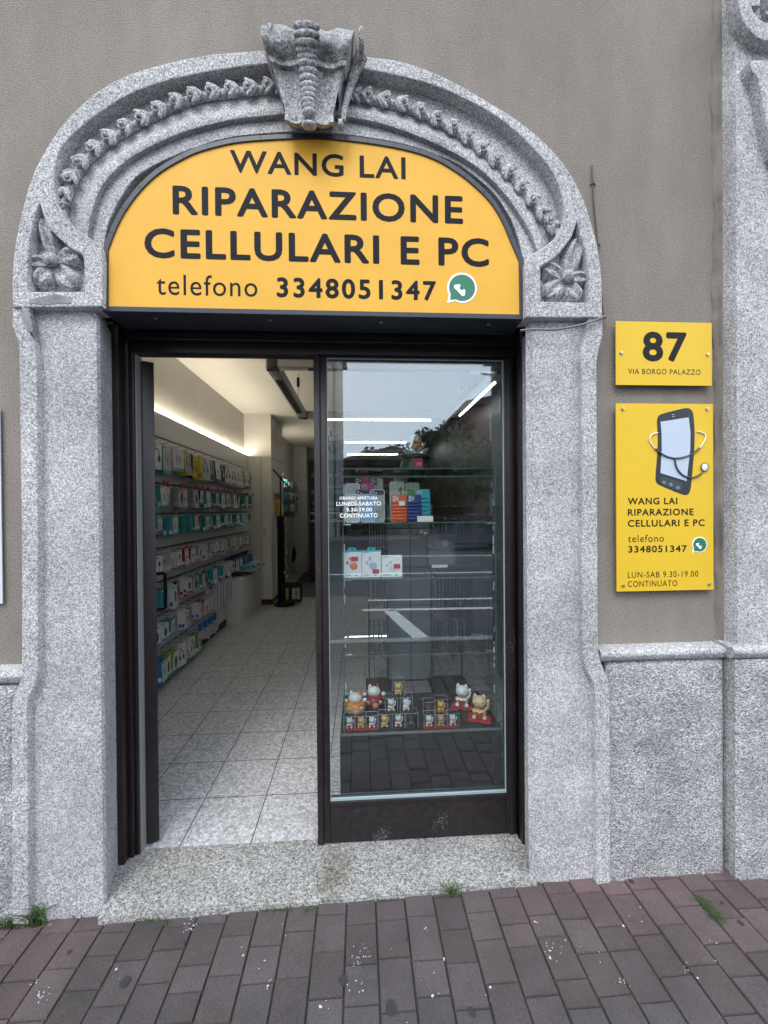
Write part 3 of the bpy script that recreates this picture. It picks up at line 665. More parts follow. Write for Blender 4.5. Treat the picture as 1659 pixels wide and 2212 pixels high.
# ---- granite pilaster at the right with carved scrolls
pil = MB(); yq = YG-.012
rows = []
for z in np.linspace(-.2, 6, 60): rows.append([(xp-.006, YP+.03, z), (xp, yq+.02, z), (xp+.006, yq+.004, z), (xp+.03, yq, z), (xp+.62, yq, z), (xp+.65, yq+.02, z), (xp+.65, YP+.03, z)])
pil.loft(rows)
plo = obj('pilaster', pil, M['granite'], bld, smooth=30)
r_ = rough_face(xq+.012, xq+.75, -.2, zs0+.006, yq-.022, .008, 9)
obj('pilaster_base', r_, M['granite_rough'], plo, smooth=60)
mb = MB()
sill(xq, xq+.78, zs0+.008, zs1+.008, yq-.022, plo)
def c8(l): return XZ([(1481.2+.17358*u, .17358*v) for u, v in l], yq-.03)
arcs = [(600,-260),(600,0),(625,130),(660,270),(720,380),(800,470),(870,530),(945,556),(1300,556),(1300,330),(960,330),(880,290),(830,230),(790,170),(780,128),(890,125),(890,-260)]
blk = [(1010,-260),(1010,60),(1040,120),(970,185),(1300,300),(1300,-260)]
leafp = [(758,796),(762,870),(800,950),(858,1015),(872,1070),(900,1230),(930,1400),(965,1600),(1000,1750),(1060,1950),(1300,2100),(1300,796)]
mb = MB()
for k, l in enumerate((arcs, leafp)):
    flat('scroll_carving', [c8(l)], yq-.045, yq+.01, M['granite'], plo, bevel=.005)
flat('scroll_carving', [c8(blk)], yq-.035, yq+.01, M['granite'], plo, bevel=.004)
# ---- door frame, transom
mb = MB()
zh = P(500, 764, -.035)[2]; zb_ = 0.003
fx0, fx1 = -.228, P(1131,1300,-.10)[0]
dl = P(297, 1200, -.02)[0]; dr = P(1112, 1200, -.03)[0]; ml0, ml1 = P(681,1200,-.035)[0], P(709,1200,-.035)[0]
# left jamb in steps
for xa, xb, ya, yb in ((fx0-.03, -.200, -.086, .02), (-.200, -.178, -.050, .02), (-.178, dl, -.034, .03)):
    mb.cbox((xa, ya, zb_), (xb, yb, zh+.1), .003)
for xa, xb, ya, yb in ((dr, dr+.030, -.040, .03), (dr+.030, dr+.045, -.056, .02), (dr+.045, fx1-.012, -.066, .02), (fx1-.012, fx1+.04, -.10, .02)):
    mb.cbox((xa, ya, zb_), (xb, yb, zh+.1), .003)
mb.cbox((dl-.01, -.036, zh), (dr+.01, .03, zh+.05), .003); mb.cbox((-.2, -.06, zh+.05), (dr+.04, .02, zh+.066), .003)
mb.cbox((-.24, -.052, zh+.066), (1.68, .0, zh+.14), .003)
fr = obj('door_frame', mb, M['frame'], bld, smooth=30)
mb = MB(); mb.box((-.262, -.115, zh+.13), (1.70, -.045, 3.2)); obj('shutter_box', mb, M['black'], fr, smooth=None)
mb = MB(); mb.box((dl, -.022, .004), (dl+.004, .028, zh)); obj('weather_seal', mb, cm((.24, .25, .245), .6), fr, smooth=None)
# fixed glazed leaf
zt_ = zh-.004; gzb = P(900, 1718, -.03)[2]; gx1 = P(1090,1200,-.03)[0]; gzt = P(900, 776, -.03)[2]
mb = MB()
mb.cbox((ml0, -.042, .006), (ml0+.028, .018, zt_), .004); mb.cbox((ml0+.028, -.034, .006), (ml1, .014, zt_), .004)
mb.cbox((gx1, -.034, .006), (dr-.002, .014, zt_), .004); mb.cbox((gx1+.012, -.042, .006), (dr-.004, .018, zt_), .004)
mb.cbox((ml1, -.036, .008), (gx1, .014, gzb-.022), .004); mb.cbox((ml1, -.042, gzb-.03), (gx1, .014, gzb-.006), .004)
mb.cbox((ml1, -.034, gzt), (gx1, .014, zt_), .003)
gd = obj('glazed_door', mb, M['frame_dusty'], bld, smooth=30)
mb = MB(); mb.box((ml1-.004, -.022, gzb-.004), (gx1+.004, -.014, gzt+.004)); obj('pane', mb, M['glass'], gd, smooth=None)
mb = MB(); b_ = .005
for q in (((ml1, -.033, gzb-.006), (gx1, -.023, gzb+.004)), ((ml1, -.028, gzb), (ml1+.003, -.023, gzt)), ((gx1-.004, -.030, gzb), (gx1, -.023, gzt)), ((ml1, -.028, gzt-.003), (gx1, -.023, gzt))): mb.box(*q)
obj('glazing_bead', mb, cm((.30, .38, .40), .35), gd, smooth=None)
for s, x0, x1, y0, y1 in (('ORARIO APERTURA', 733.3, 815.9, 1079.2, 1072.6), ('LUNEDÌ-SABATO', 726.6, 823, 1092.3, 1083.6), ('9.30-19.00', 748, 803.5, 1105, 1096.7), ('CONTINUATO', 734, 816, 1118, 1109)):
    textpx(s, x0, x1, y0, y1, -.0225, M['glass_letter'], gd, bold=.03, name='opening_hours')
# open leaf swung inwards, seen almost edge on
hx, hy = dl+.012, .012; ang = math.atan2(1.97+.0, hx-CAM[0])+.012
dvx, dvy = cos(ang), sin(ang); LW = .86
mb = MB()
def leafbox(u0, u1, t0, t1, z0, z1, m=0, c=.003):
    b0 = len(mb.v); mb.cbox((u0, t0, z0), (u1, t1, z1), c, m)
    for i in range(b0, len(mb.v)):
        u, t, z = mb.v[i]; mb.v[i] = (hx+u*dvx+t*dvy, hy+u*dvy-t*dvx, z)
zl = zh-.02
leafbox(0, .09, 0, .05, .01, zl); leafbox(LW-.09, LW, 0, .05, .01, zl); leafbox(.09, LW-.09, 0, .05, .01, .26); leafbox(.09, LW-.09, 0, .05, zl-.09, zl)
od = obj('open_door', mb, M['frame'], bld, smooth=30); od['label'] = 'open door leaf swung into the shop'
mb = MB(); leafbox(.09, LW-.09, .021, .029, .26, zl-.09); obj('pane', mb, M['glass'], od, smooth=None)
hp = []
hz0, hz1 = 1.576+(1100-1309)/FPX*2.62, 1.576+(1100-1232)/FPX*2.62
for t, z in ((.05, hz0), (.115, hz0), (.125, hz0+.01), (.125, hz1-.01), (.115, hz1), (.05, hz1)):
    u = LW-.15; hp.append((hx+u*dvx+t*dvy, hy+u*dvy-t*dvx, z))
mb = MB(); mb.tube(hp, .011, n=10); obj('door_handle', mb, M['black'], od, smooth=50)
# ================================================================== SIGNS
YS = -.288
SG = [(221,672),(221,537),(235,500),(239,489),(257,454),(278,423),(306,390),(338,362),(373,341),(414,320),(454,308),(500,297),(549,292),(620,288),(690,287),(768,294),(838,304),(902,318),(950,336),(999,366),(1040,400),(1069,430),(1095,472),(1112,515),(1132,561),(1134,690)]
sg = XZ(SG, YS); zb = (sg[0][1]+sg[-1][1])/2; sg[0] = (sg[0][0], zb); sg[-1] = (sg[-1][0], zb)
def inset(l, d):
    n = len(l); o = []
    for i in range(n):
        p, a, b = np.array(l[i]), np.array(l[i-1]), np.array(l[(i+1) % n])
        t1 = (p-a)/np.linalg.norm(p-a); t2 = (b-p)/np.linalg.norm(b-p)
        n1 = np.array([t1[1], -t1[0]]); n2 = np.array([t2[1], -t2[0]]); m = n1+n2; m /= np.linalg.norm(m)
        o.append(tuple(p+m*d/max(.4, m @ n1)))
    return o
body = [sg[1]]+resample(sg[1:-1], 60, 1)[1:]
loop = [sg[0]]+body+[sg[-1]]
inn = inset(loop, .021)
sign = thing('shop_sign', 'large arched amber shop sign reading WANG LAI RIPARAZIONE CELLULARI E PC over the doorway', 'sign', (float(sg[13][0]), YS, zb))
fo = flat('frame', [loop, inn], YS, -.13, M['navy'], sign, bevel=.002)
mb = MB()                                                   # saw cuts where the trim was bent round the curve
for i in range(3, len(loop)-3, 3):
    p = np.array(loop[i]); q = np.array(inn[i]); t = np.array([-(q-p)[1], (q-p)[0]]); t = t/np.linalg.norm(t)*.0007
    mb = MB(); mb.add([(p[0]-t[0], YS-.0006, p[1]-t[1]), (q[0]-t[0], YS-.0006, q[1]-t[1]), (q[0]+t[0], YS-.0006, q[1]+t[1]), (p[0]+t[0], YS-.0006, p[1]+t[1])], [(0, 1, 2, 3)]); obj('joint', mb, M['black'], fo, smooth=None)
flat('panel', [inset(loop, .0195)], YS+.006, YS+.012, M['yellow_lamp'], sign)
flat('back_box', [inset(loop, .012)], -.165, -.135, M['black'], sign)
for k in range(4):
    x = sg[0][0]+.18+k*.46; mb = MB(); mb.lathe([(.008, 0), (.008, -.004), (.003, -.005)], (x, -.24, zb-.0005), n=10); obj('screw', mb, M['steel'], sign)
YT = YS+.006
textpx('WANG LAI', 497, 876, 380, 332, YT, M['ink'], sign, bold=.026, track=1.10)
textpx('RIPARAZIONE', 373, 1000, 473.5, 412.5, YT, M['ink'], sign, bold=.036, track=1.12)
textpx('CELLULARI E PC', 312, 1056, 566.5, 504.5, YT, M['ink'], sign, bold=.036, track=1.12)
textpx('telefono', 338, 556, 638.5, 594.5, YT, M['ink'], sign, bold=.0, track=1.1)
textpx('3348051347', 598, 942, 645.5, 603.5, YT, M['ink'], sign, bold=.036, track=1.2)
def call_logo(px, py, rpx, Y, parent):
    c = P(px, py, Y); r = float(P(px+rpx, py, Y)[0]-c[0])
    def bub(R, tx): 
        pts = [(c[0]+R*cos(a), c[2]+R*sin(a)) for a in np.linspace(radians(-118), radians(208), 44)]
        return pts+[(c[0]-tx, c[2]-tx*1.01)]
    root = flat('phone_logo', [bub(r, r*1.02)], Y-.0012, Y, M['white_print'], parent)
    flat('logo_bubble', [bub(r*.87, r*.80)], Y-.0022, Y-.0013, M['wa_green'], root)
    hs = []
    for a in np.linspace(0, 1, 15):
        t = radians(188+a*74); hs.append((c[0]+r*.28+r*.72*cos(t), c[2]+r*.28+r*.72*sin(t)))
    mb = MB(); wds = [.12, .17, .19, .18, .13, .10, .09, .085, .09, .10, .13, .18, .19, .17, .12]
    L, R = [], []
    for i, (x, z) in enumerate(hs):
        a = np.array(hs[max(0, i-1)]); b = np.array(hs[min(14, i+1)]); t = (b-a)/np.linalg.norm(b-a); n = np.array([-t[1], t[0]])
        L.append((x+n[0]*r*wds[i]*1.7, z+n[1]*r*wds[i]*1.7)); R.append((x-n[0]*r*wds[i]*.8, z-n[1]*r*wds[i]*.8))
    mb.prism_y(L+R[::-1], Y-.003, Y-.0023); obj('logo_handset', mb, M['white_print'], root, smooth=None)
call_logo(998, 622, 32, YT, sign)
def plate(name, label, px, screws):
    Y = YP-.030
    a, b = P(px[0], (px[2]+px[3])/2, Y), P(px[1], (px[2]+px[3])/2, Y); xm = (px[0]+px[1])/2
    z1, z0 = P(xm, px[2], Y)[2], P(xm, px[3], Y)[2]
    t = thing(name, label, 'sign', ((a[0]+b[0])/2, Y, z0))
    mb = MB(); mb.cbox((a[0], Y, z0), (b[0], Y+.006, z1), .0008); obj('plate', mb, M['yellow'], t, smooth=None)
    for sx, sy in screws:
        g = P(sx, sy, Y); mb = MB(); mb.lathe([(.0065, 0), (.0065, -.005), (.0055, -.0065), (.002, -.0068)], (g[0], Y, g[2]), axis='y', n=16)
        mb.lathe([(.006, .006), (.006, .031)], (g[0], Y, g[2]), axis='y', n=10); obj('screw', mb, M['steel'], t)
    return t, Y
p1, Y1 = plate('number_plate', 'small yellow house number plate reading 87 VIA BORGO PALAZZO', (1330.5, 1538, 695.5, 832.5), [(1341.5, 762.5), (1527.5, 766)])
textpx('87', 1388, 1483.5, 780.5, 717.5, Y1, M['ink2'], p1, bold=.045, track=1.1)
textpx('VIA BORGO PALAZZO', 1357, 1513, 808.5, 797.5, Y1, M['ink2'], p1, track=1.12)
p2, Y2 = plate('wall_plate', 'tall yellow repair shop plate with a black phone drawing under the house number', (1331.5, 1541, 872, 1276), [(1344.5, 883.5), (1526.6, 883.5), (1345.4, 1265), (1531, 1261.5)])
for s, x0, x1, y0, y1, bo in (('WANG LAI', 1356, 1463, 1089.5, 1075, .03), ('RIPARAZIONE', 1356, 1498, 1113.3, 1099, .03), ('CELLULARI E PC', 1356, 1522, 1137, 1122.5, .03), ('telefono', 1356.5, 1434, 1170.6, 1155, 0), ('3348051347', 1357, 1483.5, 1192.8, 1178.5, .03), ('LUN-SAB 9.30-19.00', 1356, 1508, 1246.8, 1234.3, 0), ('CONTINUATO', 1356, 1463, 1266.7, 1254.4, 0)):
    textpx(s, x0, x1, y0, y1, Y2, M['ink2'], p2, bold=bo, track=1.14)
call_logo(1511, 1176.5, 16, Y2, p2)
def c6(l, Y): return XZ([(1261.8+.29752*u, 658.3+.29752*v) for u, v in l], Y)
bodyp = [(528,850),(532,815),(545,798),(600,782),(735,748),(765,752),(785,770),(793,800),(802,900),(800,1050),(786,1200),(775,1330),(762,1372),(738,1384),(700,1374),(540,1308),(520,1290),(516,1262),(530,1100),(536,980)]
pd = flat('phone_drawing', [resample(c6(bodyp+bodyp[:1], Y2), 80, 2)], Y2-.0010, Y2-.0002, cm((.018, .022, .028), .4), p2)
flat('phone_screen', [c6([(553,850),(757,818),(770,930),(768,1050),(742,1280),(552,1222),(562,1050),(560,930)], Y2)], Y2-.0018, Y2-.0012, cm((.44, .52, .61), .4), pd)
flat('phone_keys', [resample(c6([(560,1242),(700,1290),(712,1305),(708,1345),(695,1355),(560,1305),(548,1290),(550,1255),(560,1242)], Y2), 40, 2)], Y2-.0018, Y2-.0012, cm((.035, .05, .062), .4), pd)
for x, z in c6([(577,1290),(628,1305),(678,1328)], Y2):
    mb = MB(); mb.tube([(x+.005*cos(a), Y2-.0024, z+.005*sin(a)) for a in np.linspace(0, 2*pi, 13)], .0008, n=5, caps=False); obj('key_symbol', mb, cm((.6, .62, .64), .4), pd, smooth=None)
for x, z in c6([(645,798),(645,812)], Y2):
    mb = MB(); mb.box((x-.006, Y2-.0022, z-.0008), (x+.006, Y2-.0011, z+.0008)); obj('earpiece_slot', mb, cm((.6, .62, .64), .4), pd, smooth=None)
def tube6(l, y, r, m, nm, rs=None):
    q = resample(c6(l, Y2), 30, 2); mb = MB(); mb.tube([(x, y, z) for x, z in q], r, n=8); return obj(nm, mb, m, pd)
tube6([(530,930),(490,940),(470,965),(475,1000),(510,1045)], Y2-.004, .0024, cm((.75,.77,.8)), 'stethoscope_arm')
tube6([(815,920),(860,930),(880,950),(870,990),(835,1040)], Y2-.004, .0024, cm((.75,.77,.8)), 'stethoscope_arm')
tube6([(510,1045),(570,1095),(650,1120),(740,1105),(800,1070),(835,1040)], Y2-.005, .0036, cm((.05,.055,.07), .35), 'stethoscope_tube')
tube6([(652,1115),(660,1180),(700,1235),(760,1260),(810,1250),(850,1222)], Y2-.005, .0036, cm((.05,.055,.07), .35), 'stethoscope_tube')
x, z = c6([(868,1180)], Y2)[0]
mb = MB(); mb.ell((x, Y2-.005, z), (.015, .004, .017), u=20, v=10); obj('stethoscope_bell', mb, cm((.72,.74,.78), .3), pd)
mb = MB(); mb.tube([(x+.0155*cos(a), Y2-.006, z+.0175*sin(a)) for a in np.linspace(0, 2*pi, 25)], .0018, n=6, caps=False); obj('stethoscope_rim', mb, cm((.05,.05,.06)), pd)
# the edge of another plate at the far left of the wall
xe = float(P(2.5,1100,YP-.014)[0]); mb = MB(); mb.box((xe-.3, YP-.014, P(0,1304,YP-.014)[2]), (xe, YP-.010, P(0,880,YP-.014)[2]))
t = thing('wall_plate', 'white plate just entering the picture at the left edge of the wall', 'sign', (xe-.15, YP-.01, 1.2)); obj('plate', mb, cm((.6,.62,.66)), t, smooth=None)
mb = MB(); mb.box((xe-.02, YP-.010, P(0,1300,YP-.014)[2]), (xe-.01, YP+.004, P(0,884,YP-.014)[2])); obj('standoff_frame', mb, cm((.03,.03,.035)), t, smooth=None)
# ---- cables
def wire(name, label, pts, ys, r, m):
    w_ = [P(x, y, Y) for (x, y), Y in zip(pts, ys)]; q = [Vector(v) for v in w_]
    a = resample([(v.x, v.z) for v in q], 40, 2); yy = np.interp(np.linspace(0, 1, 40), np.linspace(0, 1, len(ys)), ys)
    mb = MB(); mb.tube([(x, y, z) for (x, z), y in zip(a, yy)], r, n=8)
    return tag(obj(name, mb, m, smooth=60), label, 'cable')
wire('cable', 'thin rusty wire running down the plaster beside the arch', [(1279,358),(1279,380),(1282,397),(1281,415),(1286,456),(1290,500),(1291,529),(1296,600),(1304,683)], [YP-.008]*4+[YP-.012]*5, .0035, M['rust'])
wire('cable', 'grey cable sagging from the sign across the right door post', [(1124,714),(1135,711),(1145,708.5),(1160,709),(1172,710.5),(1193,712.5),(1220,709.5),(1261,701),(1290,692),(1308,686)], [-.29,-.305,-.315,-.32,-.32,-.32,-.32,-.318,-.312,-.25], .0048, M['cable'])
for px_, py_, l_ in ((1282,397,'upper'),(1293,529,'middle'),(1305,682,'lowest')):
    g = P(px_, py_, YP-.01); mb = MB(); mb.tube([(g[0]-.01, YP, g[2]+.004), (g[0], YP-.016, g[2]), (g[0]+.012, YP, g[2]+.003)], .003, n=6)
    tag(obj('wire_clip', mb, M['rust']), '%s rusty clip pinning the thin wire to the plaster beside the arch' % l_, 'clip', 'clips along the thin wire')
# ---- weeds in the joints
def weed(px, py, wd, hgt, n, label, seed, flatk=0., name='grass_tuft', depth=.35):
    q = random.Random(seed); g = PZ(px, py, -.02); gy = g[1]; mb = MB()
    for k in range(n):
        bx = g[0]+q.uniform(-wd, wd); by = gy+q.uniform(-wd, wd)*depth; bz = pz(bx)-.004
        a = q.uniform(0, 2*pi); h = 1.5*hgt*q.uniform(.45, 1.1); ln = h*q.uniform(.3, .9)+flatk*hgt; s = q.uniform(.002, .0042); rows = []
        dx, dy = cos(a), sin(a)*.6-.25
        for j in range(5):
            t = j/4; c = Vector((bx+dx*ln*t*t, by+dy*ln*t*t, bz+h*(1-flatk*.75)*(t-.35*t*t*(1+flatk)))); ws = s*(1-t**2*.95)
            rows.append([(c.x-sin(a)*ws, c.y+cos(a)*ws, c.z), (c.x, c.y, c.z+ws*.3), (c.x+sin(a)*ws, c.y-cos(a)*ws, c.z)])
        mb.loft(rows)
    return tag(obj(name, mb, M['grass']), label, 'weed', 'weeds growing from the pavement joints')
weed(330, 1975, .07, .03, 46, 'low weeds along the doorstep edge left of centre', 1, .4)
weed(600, 1958, .05, .03, 34, 'straggly weed under the doorstep below the tiled floor opening', 2, .5)
weed(668, 1958, .025, .03, 14, 'thin weed by the rusty stain of the doorstep', 3, .6)
weed(795, 1941, .018, .03, 20, 'small leafy weed at the doorstep edge below the glass door', 4)
weed(978, 1932, .022, .065, 26, 'star shaped grass tuft at the doorstep edge below the glass door', 5, .25, depth=.6)
weed(18, 1992, .045, .055, 46, 'grass clump at the far left foot of the plinth', 6)
weed(75, 1988, .035, .085, 46, 'tall grass clump in the corner of the left door post', 7)
weed(170, 1973, .02, .02, 12, 'tiny weed at the foot of the left door post', 8)
weed(1497, 1905+42, .02, .02, 12, 'faint weed in a joint near the right plinth', 9, .5)
g0, g1 = PZ(1507, 1950, -.02), PZ(1545, 1990, -.02); q = random.Random(4); mb = MB()
for k in range(150):
    t = q.random(); bx = g0[0]+(g1[0]-g0[0])*t+q.gauss(0, .010); by = g0[1]+(g1[1]-g0[1])*t+q.gauss(0, .010); a = q.uniform(-2.2, -.4); h = q.uniform(.012, .026); s = .0022; rows = []
    for j in range(4):
        u = j/3; c = (bx+cos(a)*.028*u, by+sin(a)*.028*u, pz(bx)+h*(u-.6*u*u)); ws = s*(1-u*.9); rows.append([(c[0]-sin(a)*ws, c[1]+cos(a)*ws, c[2]), (c[0]+sin(a)*ws, c[1]-cos(a)*ws, c[2])])
    mb.loft(rows)
tag(obj('grass_tuft', mb, M['grass']), 'dense flattened grass strip between pavers right of the door post', 'weed', 'weeds growing from the pavement joints')

# ================================================================== INSIDE THE SHOP
ZC = 3.19; XL = -1.0
mb = MB(); mb.box((-1.4, .0, -.12), (3.4, 10.4, 0)); struct(obj('floor', mb, M['floor'], smooth=None))
mb = MB(); mb.box((-1.4, .02, ZC), (3.4, 5.9, ZC+.2)); mb.box((-1.4, 5.9, ZC-.0), (3.4, 10.4, ZC+.2)); struct(obj('ceiling', mb, M['ceiling'], smooth=None))
mb = MB(); mb.box((-1.25, .02, -.05), (-1.06, 5.03, ZC+.02)); mb.box((-1.25, 5.03, -.05), (-.617, 6.1, ZC+.02)); mb.box((-1.25, 6.1, -.05), (-.80, 8.6, ZC+.02)); mb.box((-1.25, 8.6, -.05), (-.48, 9.3, ZC+.02))
mb.box((-1.25, 9.3, -.05), (3.4, 9.5, ZC+.02)); mb.box((2.35, .02, -.05), (2.6, 9.4, ZC+.02))
iw = obj('interior_wall', mb, M['white_wall'], bld, smooth=None)
mb = MB(); mb.box((-.80, 5.02, 2.47), (-.605, 5.03, 2.50)); mb.box((-1.06, 5.018, 2.475), (-.8, 5.03, 2.495)); mb.box((-.617, 5.02, 2.472), (-.605, 6.1, 2.497)); mb.box((-.80, 5.005, .1), (-.765, 5.03, 2.47)); mb.box((-.86, 4.99, 1.16), (-.70, 5.02, 1.27))
obj('cable_duct', mb, cm((.55,.54,.51)), iw, smooth=None)
mb = MB(); mb.box((-.80, 5.012, 0), (-.605, 5.03, .085)); mb.box((-.617, 5.012, 0), (-.605, 6.1, .085)); obj('skirting_board', mb, M['skirting'], iw, smooth=None)
rs_ = thing('wall_shelving', 'added dark shelving that dims the right hand shop wall behind the glass door', 'shelving', (2.2, 4, 0))
mb = MB(); mb.box((2.30, .05, 0), (2.345, 9.25, 3.185)); obj('back_board', mb, cm((.03, .027, .025)), rs_, smooth=None)  # made-up dark boards, added to keep the right wall dim behind the pane
mb = MB()
for z in (.1, .6, 1.1, 1.6): mb.box((2.08, .06, z), (2.30, 9.2, z+.025))
obj('shelf', mb, cm((.05, .045, .04)), rs_, smooth=None)
# slatted wall
ZR = [2.18, 1.83, 1.55, 1.23, .915, .61, .30]
sw = thing('slat_wall', 'long white slatted display wall with dark grooves lined with hanging goods', 'display wall', (-1.03, 2.4, 0))
mb = MB(); lev = [2.50, 2.262]+ZR+[.075]
Y0, Y1s = .25, 3.82
for i in range(len(lev)-1):
    ye = 5.02 if lev[i+1] >= .62 else Y1s
    mb.cbox((-1.03, Y0, lev[i+1]+.010), (XL, ye, lev[i]-.004), .003)
obj('slat_panel', mb, M['slat'], sw, smooth=None)
mb = MB(); mb.box((-1.05, Y0, .62), (-1.018, 5.015, 2.49)); mb.box((-1.05, Y0, .08), (-1.018, Y1s-.005, .62)); obj('groove_backing', mb, M['groove'], sw, smooth=None)
mb = MB(); mb.box((-1.03, Y0, 0), (XL+.004, Y1s+.002, .075)); obj('skirting_board', mb, M['skirting'], sw, smooth=None)
mb = MB(); mb.box((-1.046, Y0, 2.492), (-1.036, 5.0, 2.500)); mb.box((-.79, 6.12, 2.35), (-.78, 7.0, 2.36))
obj('light_strip', mb, mat('warm led strip', (1, .9, .7), .5, emit=(1, .88, .70), estr=44), sw, smooth=None)
# low boxed-in counter and what stands on it
zc = PX(318.2+.17195*910, 1042.3+.17195*1185, -.8)[2]
mb = MB(); mb.cbox((-1.03, 3.825, -.02), (-.795, 5.02, .62), .006); tag(obj('low_cupboard', mb, M['white_wall']), 'plain white boxed ledge at the end of the slatted wall', 'ledge')
mb = MB(); mb.cbox((-.99, 4.05, .70), (-.66, 4.75, .715), .002); mb.box((-.99, 4.05, .715), (-.985, 4.75, .75)); mb.box((-.67, 4.05, .715), (-.665, 4.75, .75))
for k in range(3): mb.tube([(-1.0, 4.15+k*.25, .70), (-.9, 4.15+k*.25, .64), (-.99, 4.15+k*.25, .62)], .006)
tag(obj('wire_tray', mb, cm((.5,.5,.5))), 'small clear tray shelf above the white ledge', 'tray')
# ---- hanging goods. Every pack is a thing of its own; packs on a hook share mesh data with their kind
GROUP = 'packaged accessories hanging on the slatted wall'
WHITE = (.66, .665, .67); TEAL = (.035, .30, .33); DTEAL = (.02, .22, .20); NAVY = (.015, .025, .12); GREY = (.30, .30, .31); BLK = (.02, .02, .022); YEL = (.62, .52, .03); GRN = (.16, .36, .03); BLUE = (.03, .16, .45); CLR = (.45, .46, .47); REDC = (.4, .02, .02); MAG = (.25, .03, .10)
packmesh = {}
def pack_proto(kind, front, side, band, pict):
    """unit pack: x 0..1 out from the wall, y -.5...5 wide, z -1..0 hanging"""
    key = (kind, front, side, band, pict)
    if key in packmesh: return packmesh[key]
    mb = MB(); mb.cbox((0, -.5, -1), (1, .5, 0), .012, 1)
    e = 1.004
    mb.add([(e, -.47, -.98), (e, .47, -.98), (e, .47, -.015), (e, -.47, -.015)], [(0, 1, 2, 3)], 0)
    f = 1.008
    def rect(y0, y1, z0, z1, m): mb.add([(f, y0, z0), (f, y1, z0), (f, y1, z1), (f, y0, z1)], [(0, 1, 2, 3)], m)
    if band: rect(-.47, .47, -.98, -.86, 2); rect(-.44, -.1, -.10, -.05, 2)
    else: rect(-.40, .05, -.13, -.08, 3)
    q = random.Random(hash(kind) % 97 if False else sum(map(ord, kind)))
    def blob(cy, cz, ry, rz, m=3, n=14, rot=0.):
        pts = [(f+.002, cy+ry*cos(a)*cos(rot)-rz*sin(a)*sin(rot)*.4, cz+rz*sin(a)*cos(rot)+ry*cos(a)*sin(rot)*1.2) for a in np.linspace(0, 2*pi, n, endpoint=False)]
        mb.add(pts, [tuple(range(n))], m)
    if pict == 'mouse': blob(.05, -.5, .2, .27)
    elif pict == 'cable': 
        for k in range(3): blob(-.2+.2*k, -.48, .035, .24, rot=.35)
    elif pict == 'phones':
        mb.tube([(f, .27*cos(a), -.5+.28*sin(a)) for a in np.linspace(-.4, pi+.4, 12)], .03, 3, n=5); blob(-.25, -.58, .12, .13); blob(.25, -.58, .12, .13)
    elif pict == 'pad': blob(0, -.4, .32, .10); blob(-.25, -.5, .1, .12); blob(.25, -.5, .1, .12); blob(0, -.75, .3, .05, 2)
    elif pict == 'charger': blob(.08, -.42, .16, .13); blob(.0, -.66, .05, .16, rot=.3)
    elif pict == 'buds': blob(-.14, -.45, .09, .07); blob(.14, -.5, .09, .07); blob(-.1, -.6, .03, .12); blob(.17, -.65, .03, .12)
    elif pict == 'lines':
        for k in range(5): rect(-.36, .1+.06*(k % 3), -.4-.1*k, -.365-.1*k, 3)
    # printed side panel
    g = -.504
    mb.add([(.15, g, -.9), (.85, g, -.9), (.85, g, -.7), (.15, g, -.7)], [(0, 1, 2, 3)], 0 if side != WHITE else 2)
    mb.box((.44, -.12, 0), (.56, .12, .09), 1)
    me = bpy.data.meshes.new('hanging_pack'); me.from_pydata(mb.v, [], mb.f)
    for p, m in zip(me.polygons, mb.m): p.material_index = m
    for c in (front, side, band or BLUE): me.materials.append(cm(c, .35))
    me.materials.append(cm((.05, .05, .06) if front != BLK else (.5, .5, .5), .4)); me.update()
    packmesh[key] = me; return me
cname = {WHITE: 'white', TEAL: 'teal', DTEAL: 'dark teal', NAVY: 'navy', GREY: 'grey', BLK: 'black', YEL: 'yellow', GRN: 'green', BLUE: 'blue', CLR: 'clear', REDC: 'red', MAG: 'magenta'}
pname = {'mouse': 'mouse pack', 'cable': 'charging cable box', 'phones': 'headphone box', 'pad': 'game controller box', 'charger': 'charger box', 'buds': 'earbud box', 'lines': 'small accessory box'}
rowname = ['top', 'second', 'third', 'fourth', 'fifth', 'sixth', 'lowest']
ordn = ['first', 'second', 'third', 'fourth', 'fifth', 'sixth', 'seventh', 'eighth', 'ninth', 'tenth', 'eleventh', 'twelfth', 'thirteenth', 'fourteenth', 'fifteenth', 'sixteenth', 'seventeenth', 'eighteenth', 'nineteenth', 'twentieth', 'twenty-first', 'twenty-second', 'twenty-third', 'twenty-fourth', 'twenty-fifth']
npk = [0]; nhk = [0]; extra = MB()
def hook(z, y, ln, red=False):
    nhk[0] += 1; mb = MB() if nhk[0] <= 96 else extra; mb.tube([(XL, y, z+.004), (XL+ln, y, z+.004), (XL+ln+.022, y, z+.026)], .0032, n=6); mb.box((XL, y-.014, z-.012), (XL+.004, y+.014, z+.02))
    if red: mb.cbox((XL+ln+.012, y-.018, z-.03), (XL+ln+.018, y+.018, z+.02), .002, 1)
    if nhk[0] <= 96: obj('hook', mb, [M['chrome_dark'], M['red']], sw, smooth=None)
